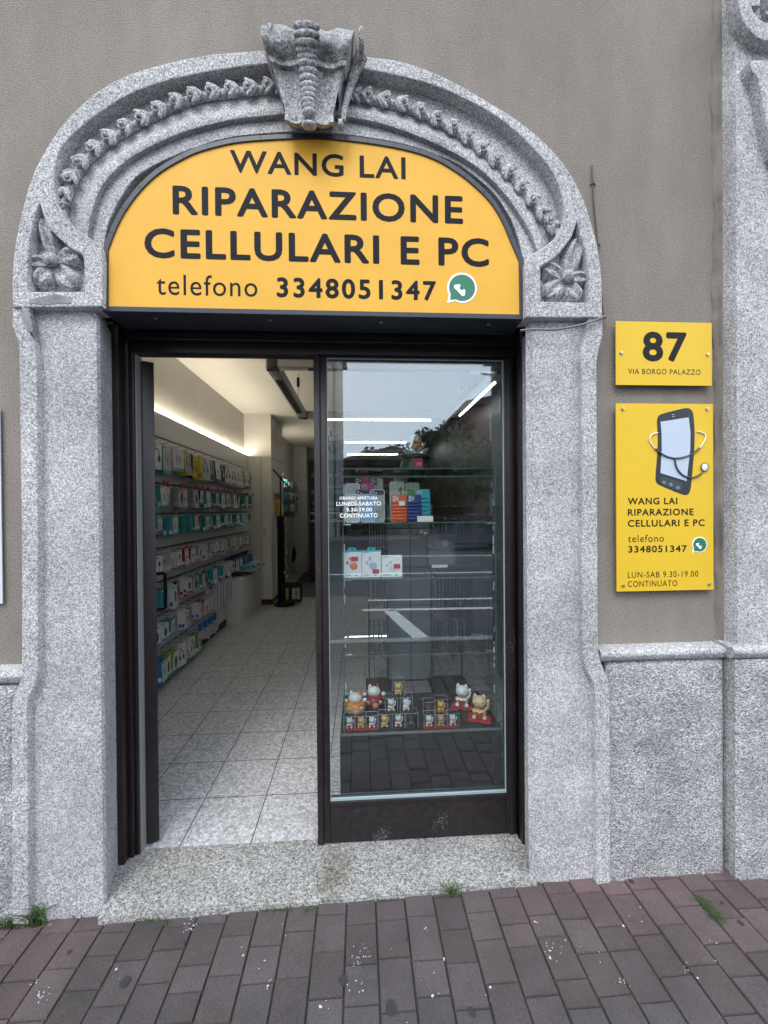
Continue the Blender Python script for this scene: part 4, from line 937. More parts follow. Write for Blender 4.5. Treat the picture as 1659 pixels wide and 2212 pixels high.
def row(k, y0, pitch, seq, h, wd, th, drop=.03, red=False, zoff=0.):
    """seq: list of (front, side, band, pict, n packs, [height factor])"""
    y = y0; pitch *= .80; ye = (4.98, 4.98, 4.98, 4.98, 4.9, 3.15, 2.72)[k]; n_ = len(seq)
    seq = [seq[int(i*n_/((ye-y0)/pitch)) % n_] if i % 3 else seq[(int(i*n_/((ye-y0)/pitch))+2) % n_] for i in range(int((ye-y0)/pitch))]
    for i, it in enumerate(seq):
        front, side, band, pict, n = it[:5]; hf = it[5] if len(it) > 5 else 1.
        q = random.Random(k*100+i); z = ZR[k]+zoff; ln = n*th*1.2+.03+q.uniform(0, .02)
        hook(z, y, ln, red)
        for j in range(n):
            me = pack_proto(pict, front, side, band, pict)
            o = bpy.data.objects.new('hanging_pack', me); COL.objects.link(o)
            o.scale = (th*1.2*.94, wd*1.08*q.uniform(.85, 1.1), h*1.08*hf*q.uniform(.82, 1.06))
            o.location = (XL+ln-(j+1)*th*1.2-.002*j+.004, y+q.uniform(-.004, .004), z-drop*h/.16+q.uniform(-.004, .004))
            o.rotation_euler = (q.uniform(-.05, .05), q.uniform(-.09, .06)-.02, q.uniform(-.14, .14))
            pos = '' if n == 1 else [', front', ', middle' if n == 3 else ', rear', ', rear'][j]
            tag(o, '%s %s, %s side, %s row, %s hook from door%s' % (cname[front], pname[pict], cname[side], rowname[k], ordn[i], pos), 'pack', GROUP)
            npk[0] += 1
        y += pitch*q.uniform(.95, 1.05)
W, T, D, NV, G_, B_, Y_, GR_, BL, C_, R_, MG = WHITE, TEAL, DTEAL, NAVY, GREY, BLK, YEL, GRN, BLUE, CLR, REDC, MAG
row(0, 1.62, .27, [(C_,T,T,'cable',1),(C_,C_,T,'cable',1),(W,NV,None,'phones',1),(Y_,B_,None,'phones',1),(GREY,Y_,None,'phones',1),(W,G_,None,'phones',1,1.1),(W,NV,MG,'buds',1),(B_,W,None,'phones',1),(W,W,G_,'pad',1),(W,W,G_,'phones',1),(W,G_,None,'phones',1),(W,B_,R_,'phones',1),(G_,W,None,'phones',1),(C_,NV,None,'buds',1)], .235, .17, .085, drop=.012)
row(1, 1.58, .225, [(W,T,T,'cable',2),(W,C_,None,'buds',1,.9),(C_,W,None,'lines',2),(W,R_,None,'buds',1),(C_,G_,None,'mouse',2),(W,T,R_,'buds',2,1.05),(W,T,T,'cable',1),(W,NV,T,'cable',2),(W,T,None,'buds',2),(W,T,R_,'mouse',2),(W,W,T,'charger',1),(W,NV,None,'buds',2),(W,G_,None,'charger',3,1.08),(W,NV,None,'buds',2),(W,D,T,'mouse',3),(C_,R_,None,'lines',1,.7)], .175, .105, .036, red=True)
row(2, 1.56, .205, [(W,T,R_,'lines',2),(W,T,T,'cable',3,1.1),(W,T,T,'cable',2,1.05),(T,D,T,'lines',2),(W,G_,None,'charger',2),(W,D,T,'cable',3),(W,D,T,'cable',2),(W,W,T,'cable',2),(W,D,T,'charger',3),(W,D,T,'cable',2),(W,T,T,'buds',3),(W,T,T,'cable',2),(W,T,None,'lines',2),(W,W,None,'charger',2),(W,T,None,'lines',2),(C_,W,None,'lines',2)], .155, .10, .034)
row(3, 1.60, .215, [(C_,G_,None,'charger',2),(W,C_,BL,'lines',2),(W,G_,None,'charger',3,1.15),(W,R_,None,'buds',2,.95),(W,T,None,'charger',2),(W,W,None,'charger',2),(W,G_,None,'mouse',2),(C_,W,None,'lines',3,1.05),(W,W,BL,'charger',2),(C_,W,None,'cable',3),(W,D,R_,'lines',3),(Y_,D,None,'lines',2),(W,GR_,R_,'charger',2),(W,W,MG,'lines',2),(C_,MG,None,'lines',2)], .165, .10, .034)
row(4, 1.60, .225, [(T,T,W,'charger',2),(W,W,None,'mouse',2,1.2),(W,W,R_,'mouse',2),(C_,G_,None,'mouse',2),(G_,NV,None,'mouse',1),(W,T,None,'cable',2),(W,T,None,'charger',2),(W,W,None,'charger',2),(W,T,None,'cable',3),(W,T,None,'cable',2),(W,W,T,'pad',2),(GR_,D,None,'lines',2),(BL,BL,None,'lines',2)], .165, .105, .034)
row(5, 1.62, .20, [(W,W,BL,'mouse',2),(W,T,T,'charger',2),(W,BL,BL,'mouse',2),(W,W,None,'charger',2),(G_,W,None,'mouse',1),(W,R_,None,'cable',2),(W,W,None,'lines',2,.85),(W,W,None,'cable',2)], .155, .11, .036)
row(6, 1.72, .17, [(W,GR_,T,'mouse',2),(W,GR_,BL,'mouse',2),(W,BL,None,'cable',2),(W,W,BL,'buds',2),(W,W,None,'phones',2),(W,C_,None,'mouse',2)], .185, .12, .036)
if extra.v:
    t = obj('hook', extra, [M['chrome_dark'], M['red']], sw, smooth=None); t['kind'] = 'stuff'
print('packs', npk, 'hooks', nhk)
# power strips and blister goods at the end of the lower rows
for k in range(6):
    y = 3.25+k*.11; mb = MB(); mb.cbox((XL+.03, y-.03, .35), (XL+.085, y+.03, .66+.02*(k % 2)), .006, 0); mb.box((XL+.084, y-.004, .38), (XL+.087, y+.004, .62), 1); mb.tube([(XL, y, .70), (XL+.06, y, .70), (XL+.06, y, .66)], .004, 2, n=6)
    tag(obj('power_strip', mb, [cm((.6,.61,.63)), cm(NAVY), M['chrome_dark']]), 'white power strip hanging upright, %s from the door' % ordn[k], 'power strip', 'power strips hanging by the white ledge')
for k in range(4):
    y = 2.80+k*.15; mb = MB(); q = random.Random(k)
    for _ in range(9): mb.ell((XL+.06+q.uniform(-.025, .03), y+q.uniform(-.03, .03), .16+q.uniform(-.05, .04)), (.024, .02, .03), 0, u=7, v=5)
    mb.cbox((XL+.03, y-.035, .22), (XL+.06, y+.035, .30), .003, 1)
    tag(obj('blister_pack', mb, [cm((.5,.52,.55), .2), cm(BLUE)]), 'clear blister pack with blue card near the skirting, %s from the door' % ordn[k], 'pack', 'blister packs low on the slatted wall')
mb = MB()
for k in range(5): mb.tube([(XL+.05+.018*cos(a), 3.02+.045*cos(a+k*.2), .58+.07*sin(a)-.01*k) for a in np.linspace(0, 2*pi, 18)], .006, n=6, caps=False)
mb.cbox((XL+.03, 2.99, .50), (XL+.08, 3.05, .53), .004, 1)
tag(obj('cable_coil', mb, [cm((.6,.61,.63)), cm(NAVY)]), 'white coiled extension lead with a navy tag hanging low', 'cable')
# items on the tray
for k, (y, c, h) in enumerate(((4.15, (.08,.35,.40), .06), (4.32, (.6,.6,.6), .05), (4.5, (.05,.22,.5), .045), (4.63, (.6,.6,.58), .05))):
    mb = MB(); mb.cbox((-.95, y-.07, .716), (-.70, y+.07, .716+h), .003); mb.box((-.699, y-.04, .725), (-.698, y+.04, .74), 1)
    tag(obj('carton', mb, [cm(c), cm(W)]), '%s flat box lying on the clear tray' % ['teal', 'white', 'blue', 'pale'][k], 'box', 'boxes on the tray')
# ---- hanging luminaires
tubem = mat('fluorescent tube', (1, 1, 1), .4, emit=(.93, .97, 1), estr=6)
def luminaire(label, x0, x1, y0, y1, z, lit):
    t = thing('ceiling_light', label, 'lamp', ((x0+x1)/2, (y0+y1)/2, z), 'rectangular suspended lamps'); wd = .105; hh = .085
    mb = MB()
    for a, b in (((x0, y0+wd/2, z), (x0+wd, y1-wd/2, z+hh)), ((x1-wd, y0+wd/2, z), (x1, y1-wd/2, z+hh)), ((x0+wd, y0, z), (x1-wd, y0+wd, z+hh)), ((x0+wd, y1-wd, z), (x1-wd, y1, z+hh))): mb.cbox(a, b, .012)
    obj('housing', mb, cm((.33,.33,.31), .4), t)
    mb = MB()
    for cx_, cy_, a0 in ((x0+wd, y0+wd, pi), (x1-wd, y0+wd, 1.5*pi), (x1-wd, y1-wd, 0), (x0+wd, y1-wd, pi/2)):
        pts = [(cx_, cy_)]+[(cx_+wd*cos(a0+k*pi/2/8), cy_+wd*sin(a0+k*pi/2/8)) for k in range(9)]
        n = len(pts); mb.add([(x, y, z-.003) for x, y in pts]+[(x, y, z+hh+.003) for x, y in pts], [tuple(range(n))[::-1], tuple(range(n, 2*n))]+[(i, (i+1) % n, (i+1) % n+n, i+n) for i in range(n)])
    obj('corner_cap', mb, M['soft_black'], t)
    sides = {'l': ((x0+.022, y0+.35, z-.004), (x0+wd-.022, y1-.35, z+.01)), 'r': ((x1-wd+.022, y0+.3, z-.004), (x1-.022, y1-.3, z+.01)), 'n': ((x0+.35, y0+.022, z-.004), (x1-.35, y0+wd-.022, z+.01)), 'f': ((x0+.35, y1-wd+.022, z-.004), (x1-.35, y1-.022, z+.01))}
    for s, (a, b) in sides.items():
        mb = MB(); mb.box(a, b); obj('louvre', mb, mat('amber louvre', (.10, .07, .04), .25, .6) if s == 'l' else M['soft_black'], t, smooth=None)
        if s in lit:
            mb = MB(); ax = 0 if s in 'nf' else 1; c = [(a[i]+b[i])/2 for i in range(3)]; c[2] = z-.012
            p, q2 = list(c), list(c); p[ax] = a[ax]+.02; q2[ax] = b[ax]-.02; mb.tube([p, q2], .011, n=10); obj('tube', mb, tubem, t)
    for x, y in ((x0+.05, y0+.4), (x0+.05, y1-.4), (x1-.05, y0+.4), (x1-.05, y1-.4)):
        mb = MB(); mb.tube([(x, y, z+hh), (x, y, ZC)], .0025, n=5); mb.lathe([(.008, ZC-.16), (.018, ZC-.14), (.018, ZC-.05), (.01, ZC-.04)], (x, y, 0), n=10); obj('suspension', mb, M['soft_black'], t)
zl_ = 2.74
def xat(px, py, z): return PZ(px, py, z)
a = PZ(570, 792, zl_); b = PZ(655, 906, zl_); c = PZ(1075, 825, zl_)
luminaire('rectangular suspended lamp with rounded dark corners near the shop entrance', a[0], c[0]+.02, a[1], b[1], zl_, 'rf')
luminaire('rectangular suspended lamp further back over the counter', a[0]+.15, c[0]-.1, b[1]+1.65, b[1]+3.3, zl_, 'nfr')
# ---- back of the shop
ct = thing('shop_counter', 'tall dark brown counter with a lit glass top at the back of the shop', 'counter', (1.0, 7.3, 0))
mb = MB(); mb.cbox((-.22, 7.0, 0), (2.3, 7.55, 1.32), .004); mb.box((-.22, 6.996, .70), (2.3, 6.999, .706)); obj('front_panel', mb, M['wood'], ct, smooth=None)
mb = MB(); mb.box((-.22, 6.98, 1.32), (2.3, 7.57, 1.345)); mb.box((-.22, 6.98, 1.50), (2.3, 7.57, 1.52)); obj('counter_top', mb, cm((.55,.57,.58), .2), ct, smooth=None)
mb = MB(); mb.box((-.22, 7.0, 1.345), (2.3, 7.006, 1.50)); obj('glass_front', mb, M['vit_glass'], ct, smooth=None)
for k in range(12):
    x = -.12+k*.2; mb = MB(); mb.cbox((x, 7.12, 1.346), (x+.09, 7.3, 1.40+.03*(k % 3)), .004); mb.box((x+.01, 7.118, 1.35), (x+.08, 7.119, 1.375), 1)
    tag(obj('carton', mb, [cm([(.05,.05,.06), (.5,.42,.35), (.1,.1,.12)][k % 3]), cm(W)]), 'small box inside the counter glass, %s from the left' % ordn[k], 'box', 'boxes inside the counter')
mb = MB(); mb.box((-.55, 5.5, .001), (2.34, 9.2, .006)); tag(obj('floor_mat', mb, M['matgrey'], smooth=None), 'dull brown carpet before the counter at the back', 'mat')
bs = thing('wall_shelving', 'dark shelving with pale box rows on the back wall', 'shelving', (1, 9.1, 0))
mb = MB(); mb.box((-.45, 9.0, 0), (2.3, 9.28, 2.9)); obj('back_board', mb, cm((.02,.02,.022)), bs, smooth=None)
mb = MB(); q = random.Random(9)
for r in range(10):
    z = 1.25+r*.15
    for i in range(9):
        if r in (4, 7, 9) or q.random() < .2: continue
        mb.box((-.4+i*.3, 8.95, z), (-.4+i*.3+.27, 9.0, z+.1))
obj('label_strip', mb, cm((.16,.155,.145)), bs, smooth=None)
mb = MB(); q = random.Random(5)
for r, z in enumerate((1.55, 1.8, 2.05)):
    mb.box((-.79, 6.3, z-.012), (-.62, 8.5, z), 0)
t = thing('wall_rack', 'pegboard rack of small goods on the left wall behind the pillar', 'rack', (-.78, 7.4, 1)); obj('shelf', mb, M['steel'], t, smooth=None)
for r, z in enumerate((1.55, 1.8, 2.05)):
    for i in range(9):
        y = 6.4+i*.23; h = q.uniform(.10, .2); c = q.choice([W, W, T, G_, B_, D, NV]); mb = MB(); mb.cbox((-.76, y-.045, z), (-.66, y+.045, z+h), .003); mb.box((-.659, y-.02, z+.02), (-.658, y+.02, z+h*.7), 1)
        tag(obj('carton', mb, [cm(c), cm(B_ if c == W else W)]), '%s box on the %s shelf of the rear rack, %s from pillar' % (cname[c], ['lower', 'middle', 'upper'][r], ordn[i]), 'box', 'boxes on the rear wall rack')
mb = MB(); g = PX(596, 1068, -.60); mb.cbox((-.63, 5.28, 1.50), (-.52, 5.40, 1.77), .004); mb.box((-.60, 5.277, 1.54), (-.55, 5.279, 1.72), 1)
tag(obj('hanging_pack', mb, [cm((.55,.36,.03)), cm((.35,.22,.02))]), 'yellow pack hanging on the pillar side behind the doorway', 'pack')
mb = MB(); mb.box((-.62, 5.42, 1.33), (-.52, 5.5, 1.5)); mb.box((-.62, 5.3, 1.87), (-.46, 5.9, 1.90)); tag(obj('peg_shelf', mb, cm((.5,.5,.5)), smooth=None), 'small pale shelf bracket on the pillar side', 'shelf')
sp = thing('display_stand', 'black revolving stand hung with trinkets beside the pillar', 'stand', (-.40, 4.95, 0))
mb = MB(); mb.lathe([(.02, .0), (.17, .0), (.175, .02), (.15, .045), (.04, .06)], (-.40, 4.95, 0), n=24); obj('base', mb, M['black'], sp)
mb = MB(); mb.cbox((-.50, 4.88, .06), (-.40, 5.0, 1.48), .006); mb.tube([(-.45, 4.94, 1.4), (-.45, 4.94, 2.15)], .012); mb.tube([(-.56, 4.9, 2.25), (-.45, 4.94, 2.12), (-.30, 4.98, 1.95)], .012); obj('column', mb, M['black'], sp)
q = random.Random(12)
for k in range(16):
    z = .5+k*.063; mb = MB(); mb.tube([(-.40, 4.86, z+.03), (-.34+q.uniform(-.02, .02), 4.80, z+.025)], .003, n=5, m=1); mb.ell((-.345+q.uniform(-.02, .03), 4.79, z), (.016, .01, .022), 0, u=8, v=6)
    tag(obj('trinket', mb, [cm(q.choice([(.45,.38,.3), (.3,.25,.2), (.5,.48,.45), (.35,.22,.06)])), M['chrome_dark']]), 'small trinket on the black stand, %s from the bottom' % ordn[k], 'trinket', 'trinkets hung on the black stand')
mb = MB(); mb.lathe([(.14, 0), (.145, .012), (.12, .05), (.05, .07)], (-.26, 4.84, .86), axis='x', n=24); mb.tube([(-.26+.012, 4.84+.142*cos(a), .86+.142*sin(a)) for a in np.linspace(0, 2*pi, 25)], .005, 1, n=6, caps=False)
tag(obj('round_fan', mb, [M['black'], cm((.45,.44,.42))]), 'round black object with a pale rim on the stand', 'fan')
mb = MB()
for (a, b) in (((-.42, 4.82, .06), (-.12, 5.05, .10)), ((-.42, 4.82, .10), (-.41, 5.05, .36)), ((-.13, 4.82, .10), (-.12, 5.05, .36)), ((-.42, 5.04, .10), (-.12, 5.05, .36)), ((-.42, 4.82, .345), (-.12, 4.83, .36))): mb.box(a, b)
tag(obj('wire_crate', mb, M['soft_black'], smooth=None), 'black open crate at the foot of the revolving stand', 'crate')
for k, (x, z, r, c) in enumerate(((-.24, .105, .035, (.5,.5,.5)), (-.165, .105, .035, (.48,.48,.48)), (-.24, .2, .035, (.5,.5,.5)), (-.165, .2, .035, (.46,.46,.46)), (-.35, .105, .03, (.45,.28,.03)), (-.35, .2, .03, (.4,.3,.05)))):
    mb = MB(); mb.lathe([(r*.9, 0), (r, .006), (r, .08), (r*.9, .088), (r*.5, .09)], (x, 4.9, z), n=16)
    tag(obj('tin', mb, cm(c, .25)), '%s tin in the black crate, %s' % ('silver' if k < 4 else 'yellow', ['bottom left of the silver four', 'bottom right of the silver four', 'top left of the silver four', 'top right of the silver four', 'lower one', 'upper one'][k]), 'tin', 'tins in the black crate')
# ---- glass display cabinet behind the fixed leaf
YC0, YC1 = .12, .56
bx0, bx1 = float(P(735, 1650, YC0)[0]), float(P(1084, 1600, YC0)[0]); zb0 = float(P(900, 1579, YC0)[2])
gx0, gx1c = float(P(740, 1300, YC0)[0])+.004, float(P(1072, 1300, YC0)[0]); ztop = float(P(900, 1011, YC0)[2])
sh = [float(P(900, y, YC0+.015)[2]) for y in (1128, 1248, 1412)]
vt = thing('display_cabinet', 'glass display cabinet on a black base behind the glass door', 'cabinet', ((bx0+bx1)/2, (YC0+YC1)/2, 0))
mb = MB(); mb.cbox((bx0, YC0-.012, .004), (bx1, YC1, zb0), .004); obj('base', mb, cm((.018, .016, .017), .55), vt, smooth=None)
mb = MB(); mb.box((bx0-.001, YC0-.016, zb0-.004), (bx1+.001, YC0-.008, zb0+.006)); obj('base_trim', mb, cm((.16, .17, .17), .35), vt, smooth=None)
def pane(nm, a, b):
    mb = MB(); mb.box(a, b); o = obj(nm, mb, M['vit_glass'], vt, smooth=None)
    return o
pane('side_pane', (gx0, YC0, zb0+.001), (gx0+.005, YC1-.01, ztop-.006)); pane('side_pane', (gx1c-.005, YC0, zb0+.001), (gx1c, YC1-.01, ztop-.006))
pane('top_pane', (gx0-.002, YC0-.002, ztop-.005), (gx1c+.002, YC1, ztop))
mb = MB()
for x in (gx0, gx1c-.004): mb.box((x-.0015, YC0-.003, zb0), (x+.004, YC0-.001, ztop-.006))
mb.box((gx0, YC0-.003, ztop-.006), (gx1c, YC0-.0025, ztop)); mb.box((gx0, YC0+.03, ztop-.045), (gx1c, YC0+.034, ztop-.037))
obj('glass_edge', mb, M['glass_edge'], vt, smooth=None)
for z in sh:
    s_ = pane('glass_shelf', (gx0+.008, YC0+.012, z-.006), (gx1c-.008, YC1-.02, z))
    mb = MB(); mb.box((gx0+.008, YC0+.010, z-.0062), (gx1c-.008, YC0+.0118, z)); obj('shelf_edge', mb, M['glass_edge'], s_, smooth=None)
    for x, d in ((gx0+.006, 1), (gx1c-.006, -1)):
        for y in (YC0+.06, YC1-.1):
            mb = MB(); mb.lathe([(.006, 0), (.006, .022*d), (.009, .024*d), (.009, .032*d)], (x, y, z-.012), axis='x', n=10); obj('shelf_pin', mb, M['steel'], vt)
# flaked white silicone along the uprights
mb = MB(); q = random.Random(6)
for x, s in ((gx0+.006, 1), (gx1c-.012, -1)):
    z = zb0+.15
    while z < ztop-.12:
        h = q.uniform(.006, .045)
        if q.random() < .55: mb.box((x, YC0-.0045, z), (x+s*q.uniform(.002, .006), YC0-.0035, z+h))
        z += h+q.uniform(.003, .02)
obj('silicone_flake', mb, cm((.5, .56, .56), .6), vt, smooth=None)
# ---- lucky cat figurines
def cat(label, px, py, hpx, Y, body, ear, collar, accent, kind, boxc=None, z=None, back=False):
    g = P(px, py, Y); s = (hpx/FPX)*(Y-CAM[1]); zz = z if z is not None else zb0+.001
    x, y = float(g[0]), Y
    t = thing('lucky_cat', label, 'figurine', (x, y, zz), 'lucky cat figurines in the cabinet')
    z0 = zz; H = s
    if kind in ('red_base', 'boxed_red', 'boxed_black'):
        th = .09*H if kind != 'red_base' else .05*H
        mb = MB(); w_ = .40*H if kind != 'red_base' else .44*H
        mb.cbox((x-w_, y-w_*.85, z0), (x+w_, y+w_*.85, z0+th), .003)
        if kind == 'red_base': mb.box((x-.22*H, y-w_*.85-.0008, z0+th*.2), (x+.05*H, y-w_*.85, z0+th*.8), 1)
        obj('base', mb, [cm((.38,.02,.02) if kind != 'boxed_black' else (.015,.015,.016), .3), M['black']], t); z0 += th
    if boxc is not None:
        w_ = .40*H; mb = MB(); mb.box((x-w_, y-w_*.85, z0), (x+w_, y+w_*.85, zz+boxc*H)); obj('clear_box', mb, M['box_glass'], t, smooth=None)
        mb = MB(); zt = zz+boxc*H
        for a, b in (((x-w_, y-w_*.85), (x+w_, y-w_*.85)), ((x-w_, y+w_*.85), (x+w_, y+w_*.85)), ((x-w_, y-w_*.85), (x-w_, y+w_*.85)), ((x+w_, y-w_*.85), (x+w_, y+w_*.85))): mb.tube([(a[0], a[1], zt), (b[0], b[1], zt)], .0009, n=4)
        for a in (-1, 1): mb.tube([(x+a*w_, y-w_*.85, z0), (x+a*w_, y-w_*.85, zt)], .0008, n=4)
        obj('box_edge', mb, cm((.4, .42, .43), .2), t, smooth=None)
        H = H*.86*(.92 if boxc > 1 else 1)
    d = -1 if not back else 1
    mb = MB()
    if kind == 'round':
        mb.lathe([(.16*H, 0), (.34*H, .03*H), (.43*H, .16*H), (.44*H, .28*H), (.38*H, .42*H), (.28*H, .52*H)], (x, y, z0), 1, n=24)
        hz = .66*H; hr = .30*H
        mb.ell((x, y+.0, z0+hz), (hr, hr*.85, hr*.74), 0, u=18, v=12)
        for sx in (-1, 1):
            mb.ell((x+sx*.42*H, y-.12*H, z0+.60*H), (.10*H, .09*H, .09*H), 0, u=12, v=8); mb.ell((x+sx*.36*H, y-.05*H, z0+.50*H), (.10*H, .09*H, .12*H), 1, u=10, v=8)
    else:
        mb.ell((x, y, z0+.24*H), (.27*H, .23*H, .27*H), 0, u=16, v=10)
        for sx in (-1, 1): mb.ell((x+sx*.20*H, y-.16*H, z0+.08*H), (.10*H, .12*H, .085*H), 0, u=10, v=8)
        hz = .64*H; hr = .28*H
        mb.ell((x, y-.02*H, z0+hz), (hr, hr*.88, hr*.86), 0, u=18, v=12)
        mb.tube([(x+.20*H, y-.02*H, z0+.36*H), (x+.32*H, y-.10*H, z0+.46*H), (x+.35*H, y-.12*H, z0+.62*H), (x+.34*H, y-.13*H, z0+.72*H)], .06*H, n=8, rs=[.07*H, .065*H, .055*H, .06*H])
        mb.ell((x+.34*H, y-.13*H, z0+.76*H), (.075*H, .07*H, .075*H), 0, u=10, v=8)
        mb.ell((x-.20*H, y-.20*H, z0+.33*H), (.08*H, .09*H, .07*H), 0, u=10, v=8)
    obj('figure', mb, [cm(body, .3), cm(accent, .35)], t, smooth=70)
    for sx in (-1, 1):
        mb = MB(); ex, ez = x+sx*.17*H, z0+hz+hr*.60
        mb.lathe([(.095*H, -.03*H), (.085*H, .03*H), (.05*H, .10*H), (.008*H, .145*H)], (ex, y+.02*H, ez), 0, n=12)
        mb.add([(ex-.055*H, y-.078*H, ez+.0), (ex+.055*H, y-.078*H, ez+.0), (ex+.006*H, y-.015*H, ez+.115*H)], [(0, 1, 2)], 1)
        obj('ear', mb, [cm(ear if kind == 'round' and sx > 0 else body, .3), cm((.5,.08,.09) if kind != 'round' else (.55,.25,.22), .4)], t)
    if back: 
        mb = MB(); mb.ell((x+.1*H, y-.2*H, z0+.45*H), (.07*H, .06*H, .3*H), 0, u=10, v=8, rot=Matrix.Rotation(.5, 3, 'Y')); obj('tail', mb, cm(body, .3), t); return t
    mb = MB(); yy = y-(hr*.86 if kind == 'round' else hr*.9)-.02*H*(kind != 'round')
    for sx in (-1, 1): mb.tube([(x+sx*.11*H+.07*H*cos(a), yy+.03*H+.01*H*abs(cos(a)), z0+hz+.03*H+.035*H*sin(a)) for a in np.linspace(.2, pi-.2, 7)], .008*H, n=5)
    mb.ell((x, yy, z0+hz-.03*H), (.02*H, .014*H, .014*H), 1, u=8, v=6)
    for sx in (-1, 1): mb.tube([(x+sx*.045*H+.045*H*cos(a), yy+.012*H, z0+hz-.06*H+.03*H*sin(a)) for a in np.linspace(pi+.1, 2*pi-.1, 6)], .006*H, n=5)
    obj('face', mb, [cm((.12,.07,.06)), cm((.4,.12,.12))], t, smooth=None)
    mb = MB(); cr_ = .27*H if kind == 'round' else .205*H; czz = z0+(.50 if kind == 'round' else .42)*H
    mb.tube([(x+cr_*cos(a), y+cr_*.88*sin(a), czz) for a in np.linspace(0, 2*pi, 25)], .022*H, n=6, caps=False); mb.ell((x, y-cr_*.92, czz-.02*H), (.035*H, .03*H, .035*H), 1, u=10, v=8)
    obj('collar', mb, [cm(collar, .35), M['gold']], t, smooth=60)
    mb = MB()
    if kind == 'round':
        for sx in (-1, 1): mb.ell((x+sx*.27*H, y-.36*H, z0+.33*H), (.07*H, .03*H, .08*H), 1, u=12, v=8); mb.ell((x+sx*.27*H, y-.385*H, z0+.33*H), (.03*H, .015*H, .04*H), 0, u=8, v=6); mb.ell((x+sx*.40*H, y-.26*H, z0+.47*H), (.04*H, .04*H, .04*H), 2, u=10, v=8)
        mb.ell((x+.05*H, y-.425*H, z0+.22*H), (.13*H, .03*H, .12*H), 3, u=10, v=8)
        obj('ornament', mb, [cm((.1,.05,.05)), cm((.7,.68,.62)), M['gold'], cm((.55,.3,.25))], t, smooth=60)
    else:
        mb.ell((x, y-.225*H, z0+.20*H), (.15*H, .035*H, .10*H), 0, u=12, v=8)
        for k in (-1, 0, 1): mb.ell((x+k*.095*H, y-.245*H, z0+(.30 if k else .27)*H), (.055*H, .02*H, .055*H), 1, u=10, v=6)
        mb.ell((x-.29*H, y-.18*H, z0+.40*H), (.03*H, .03*H, .06*H), 1, u=8, v=6)
        obj('bib', mb, [cm(accent, .4), M['gold']], t, smooth=60)
    if kind == 'red_base': t.rotation_euler = (0, 0, -.32)
    return t
Wc, Gc, RC = (.70,.72,.76), (.62,.47,.16), (.40,.02,.02)
cat('orange barrel shaped lucky cat with both paws raised at the left of the cabinet', 768, 1537, 49, .335, (.72,.72,.70), (.60,.16,.03), (.30,.03,.05), (.58,.22,.03), 'round')
cat('dark red barrel shaped lucky cat with both paws raised behind the orange one', 808, 1526, 49, .40, (.72,.72,.70), (.40,.03,.03), (.30,.02,.03), (.24,.015,.02), 'round')
YF = .165
for px_, c, l in ((754.8, Wc, 'white lucky cat in a clear red based box at the front row left end'), (779.4, Gc, 'gold lucky cat in a red based clear box between two white ones'), (803.4, Wc, 'white lucky cat in a red based clear box left of a black based box')):
    cat(l, px_, 1577, 30, YF, c, c, RC, (.2,.14,.05), 'boxed_red', boxc=1.02)
for px_, c, a, l in ((830.6, Gc, Gc, 'gold lucky cat in a black based clear box in the front row'), (860.3, Wc, RC, 'white lucky cat with a red apron in a black based clear box'), (889, (.02,.02,.022), (.04,.03,.03), 'black lucky cat with gold coins in a black based clear box')):
    cat(l, px_, 1577, 33, YF, c, c, RC, a, 'boxed_black', boxc=1.02)
hb = 33/FPX*(YF-CAM[1])*1.03
cat('white lucky cat facing forward in a clear box, stacked on the front row', 845, 1541, 33, YF+.004, Wc, Wc, RC, Gc, 'boxed_black', boxc=1.02, z=zb0+.001+hb)
cat('white lucky cat turned backwards in a clear box, stacked on the front row', 877, 1541, 33, YF+.004, Wc, Wc, RC, Gc, 'boxed_black', boxc=1.02, z=zb0+.001+hb, back=True)
cat('gold lucky cat in the clear box at the very top of the stacked boxes', 860, 1509, 33, YF+.008, Gc, Gc, RC, Gc, 'boxed_black', boxc=1.02, z=zb0+.001+2*hb)
for px_, c, l in ((926.5, Wc, 'white lucky cat in a red based box at the left of the right hand trio'), (952, (.55,.36,.20), 'tan lucky cat in a red based box in the middle of the right hand trio'), (977.5, Wc, 'white lucky cat in a red based box at the right of the right hand trio')):
    cat(l, px_, 1573, 30, .155, c, c, RC, (.35,.16,.06), 'boxed_red', boxc=1.02)
cat('shiny gold lucky cat in a red based box behind the right hand trio', 952, 1545, 33, .29, (.8,.5,.08), (.8,.5,.08), RC, (.7,.42,.06), 'boxed_red', boxc=1.05)
cat('black based clear box with a small gold figure behind the right hand trio', 925, 1550, 30, .28, (.1,.08,.05), (.1,.08,.05), (.1,.08,.05), (.5,.35,.06), 'boxed_black', boxc=1.05)
cat('large white waving lucky cat on a red base at the rear right of the cabinet', 998.5, 1536, 50, .36, Wc, Wc, RC, (.40,.03,.02), 'red_base')
cat('large beige waving lucky cat on a red base at the front right of the cabinet', 1036, 1563, 55, .215, (.60,.47,.29), (.60,.47,.29), RC, (.40,.04,.02), 'red_base')
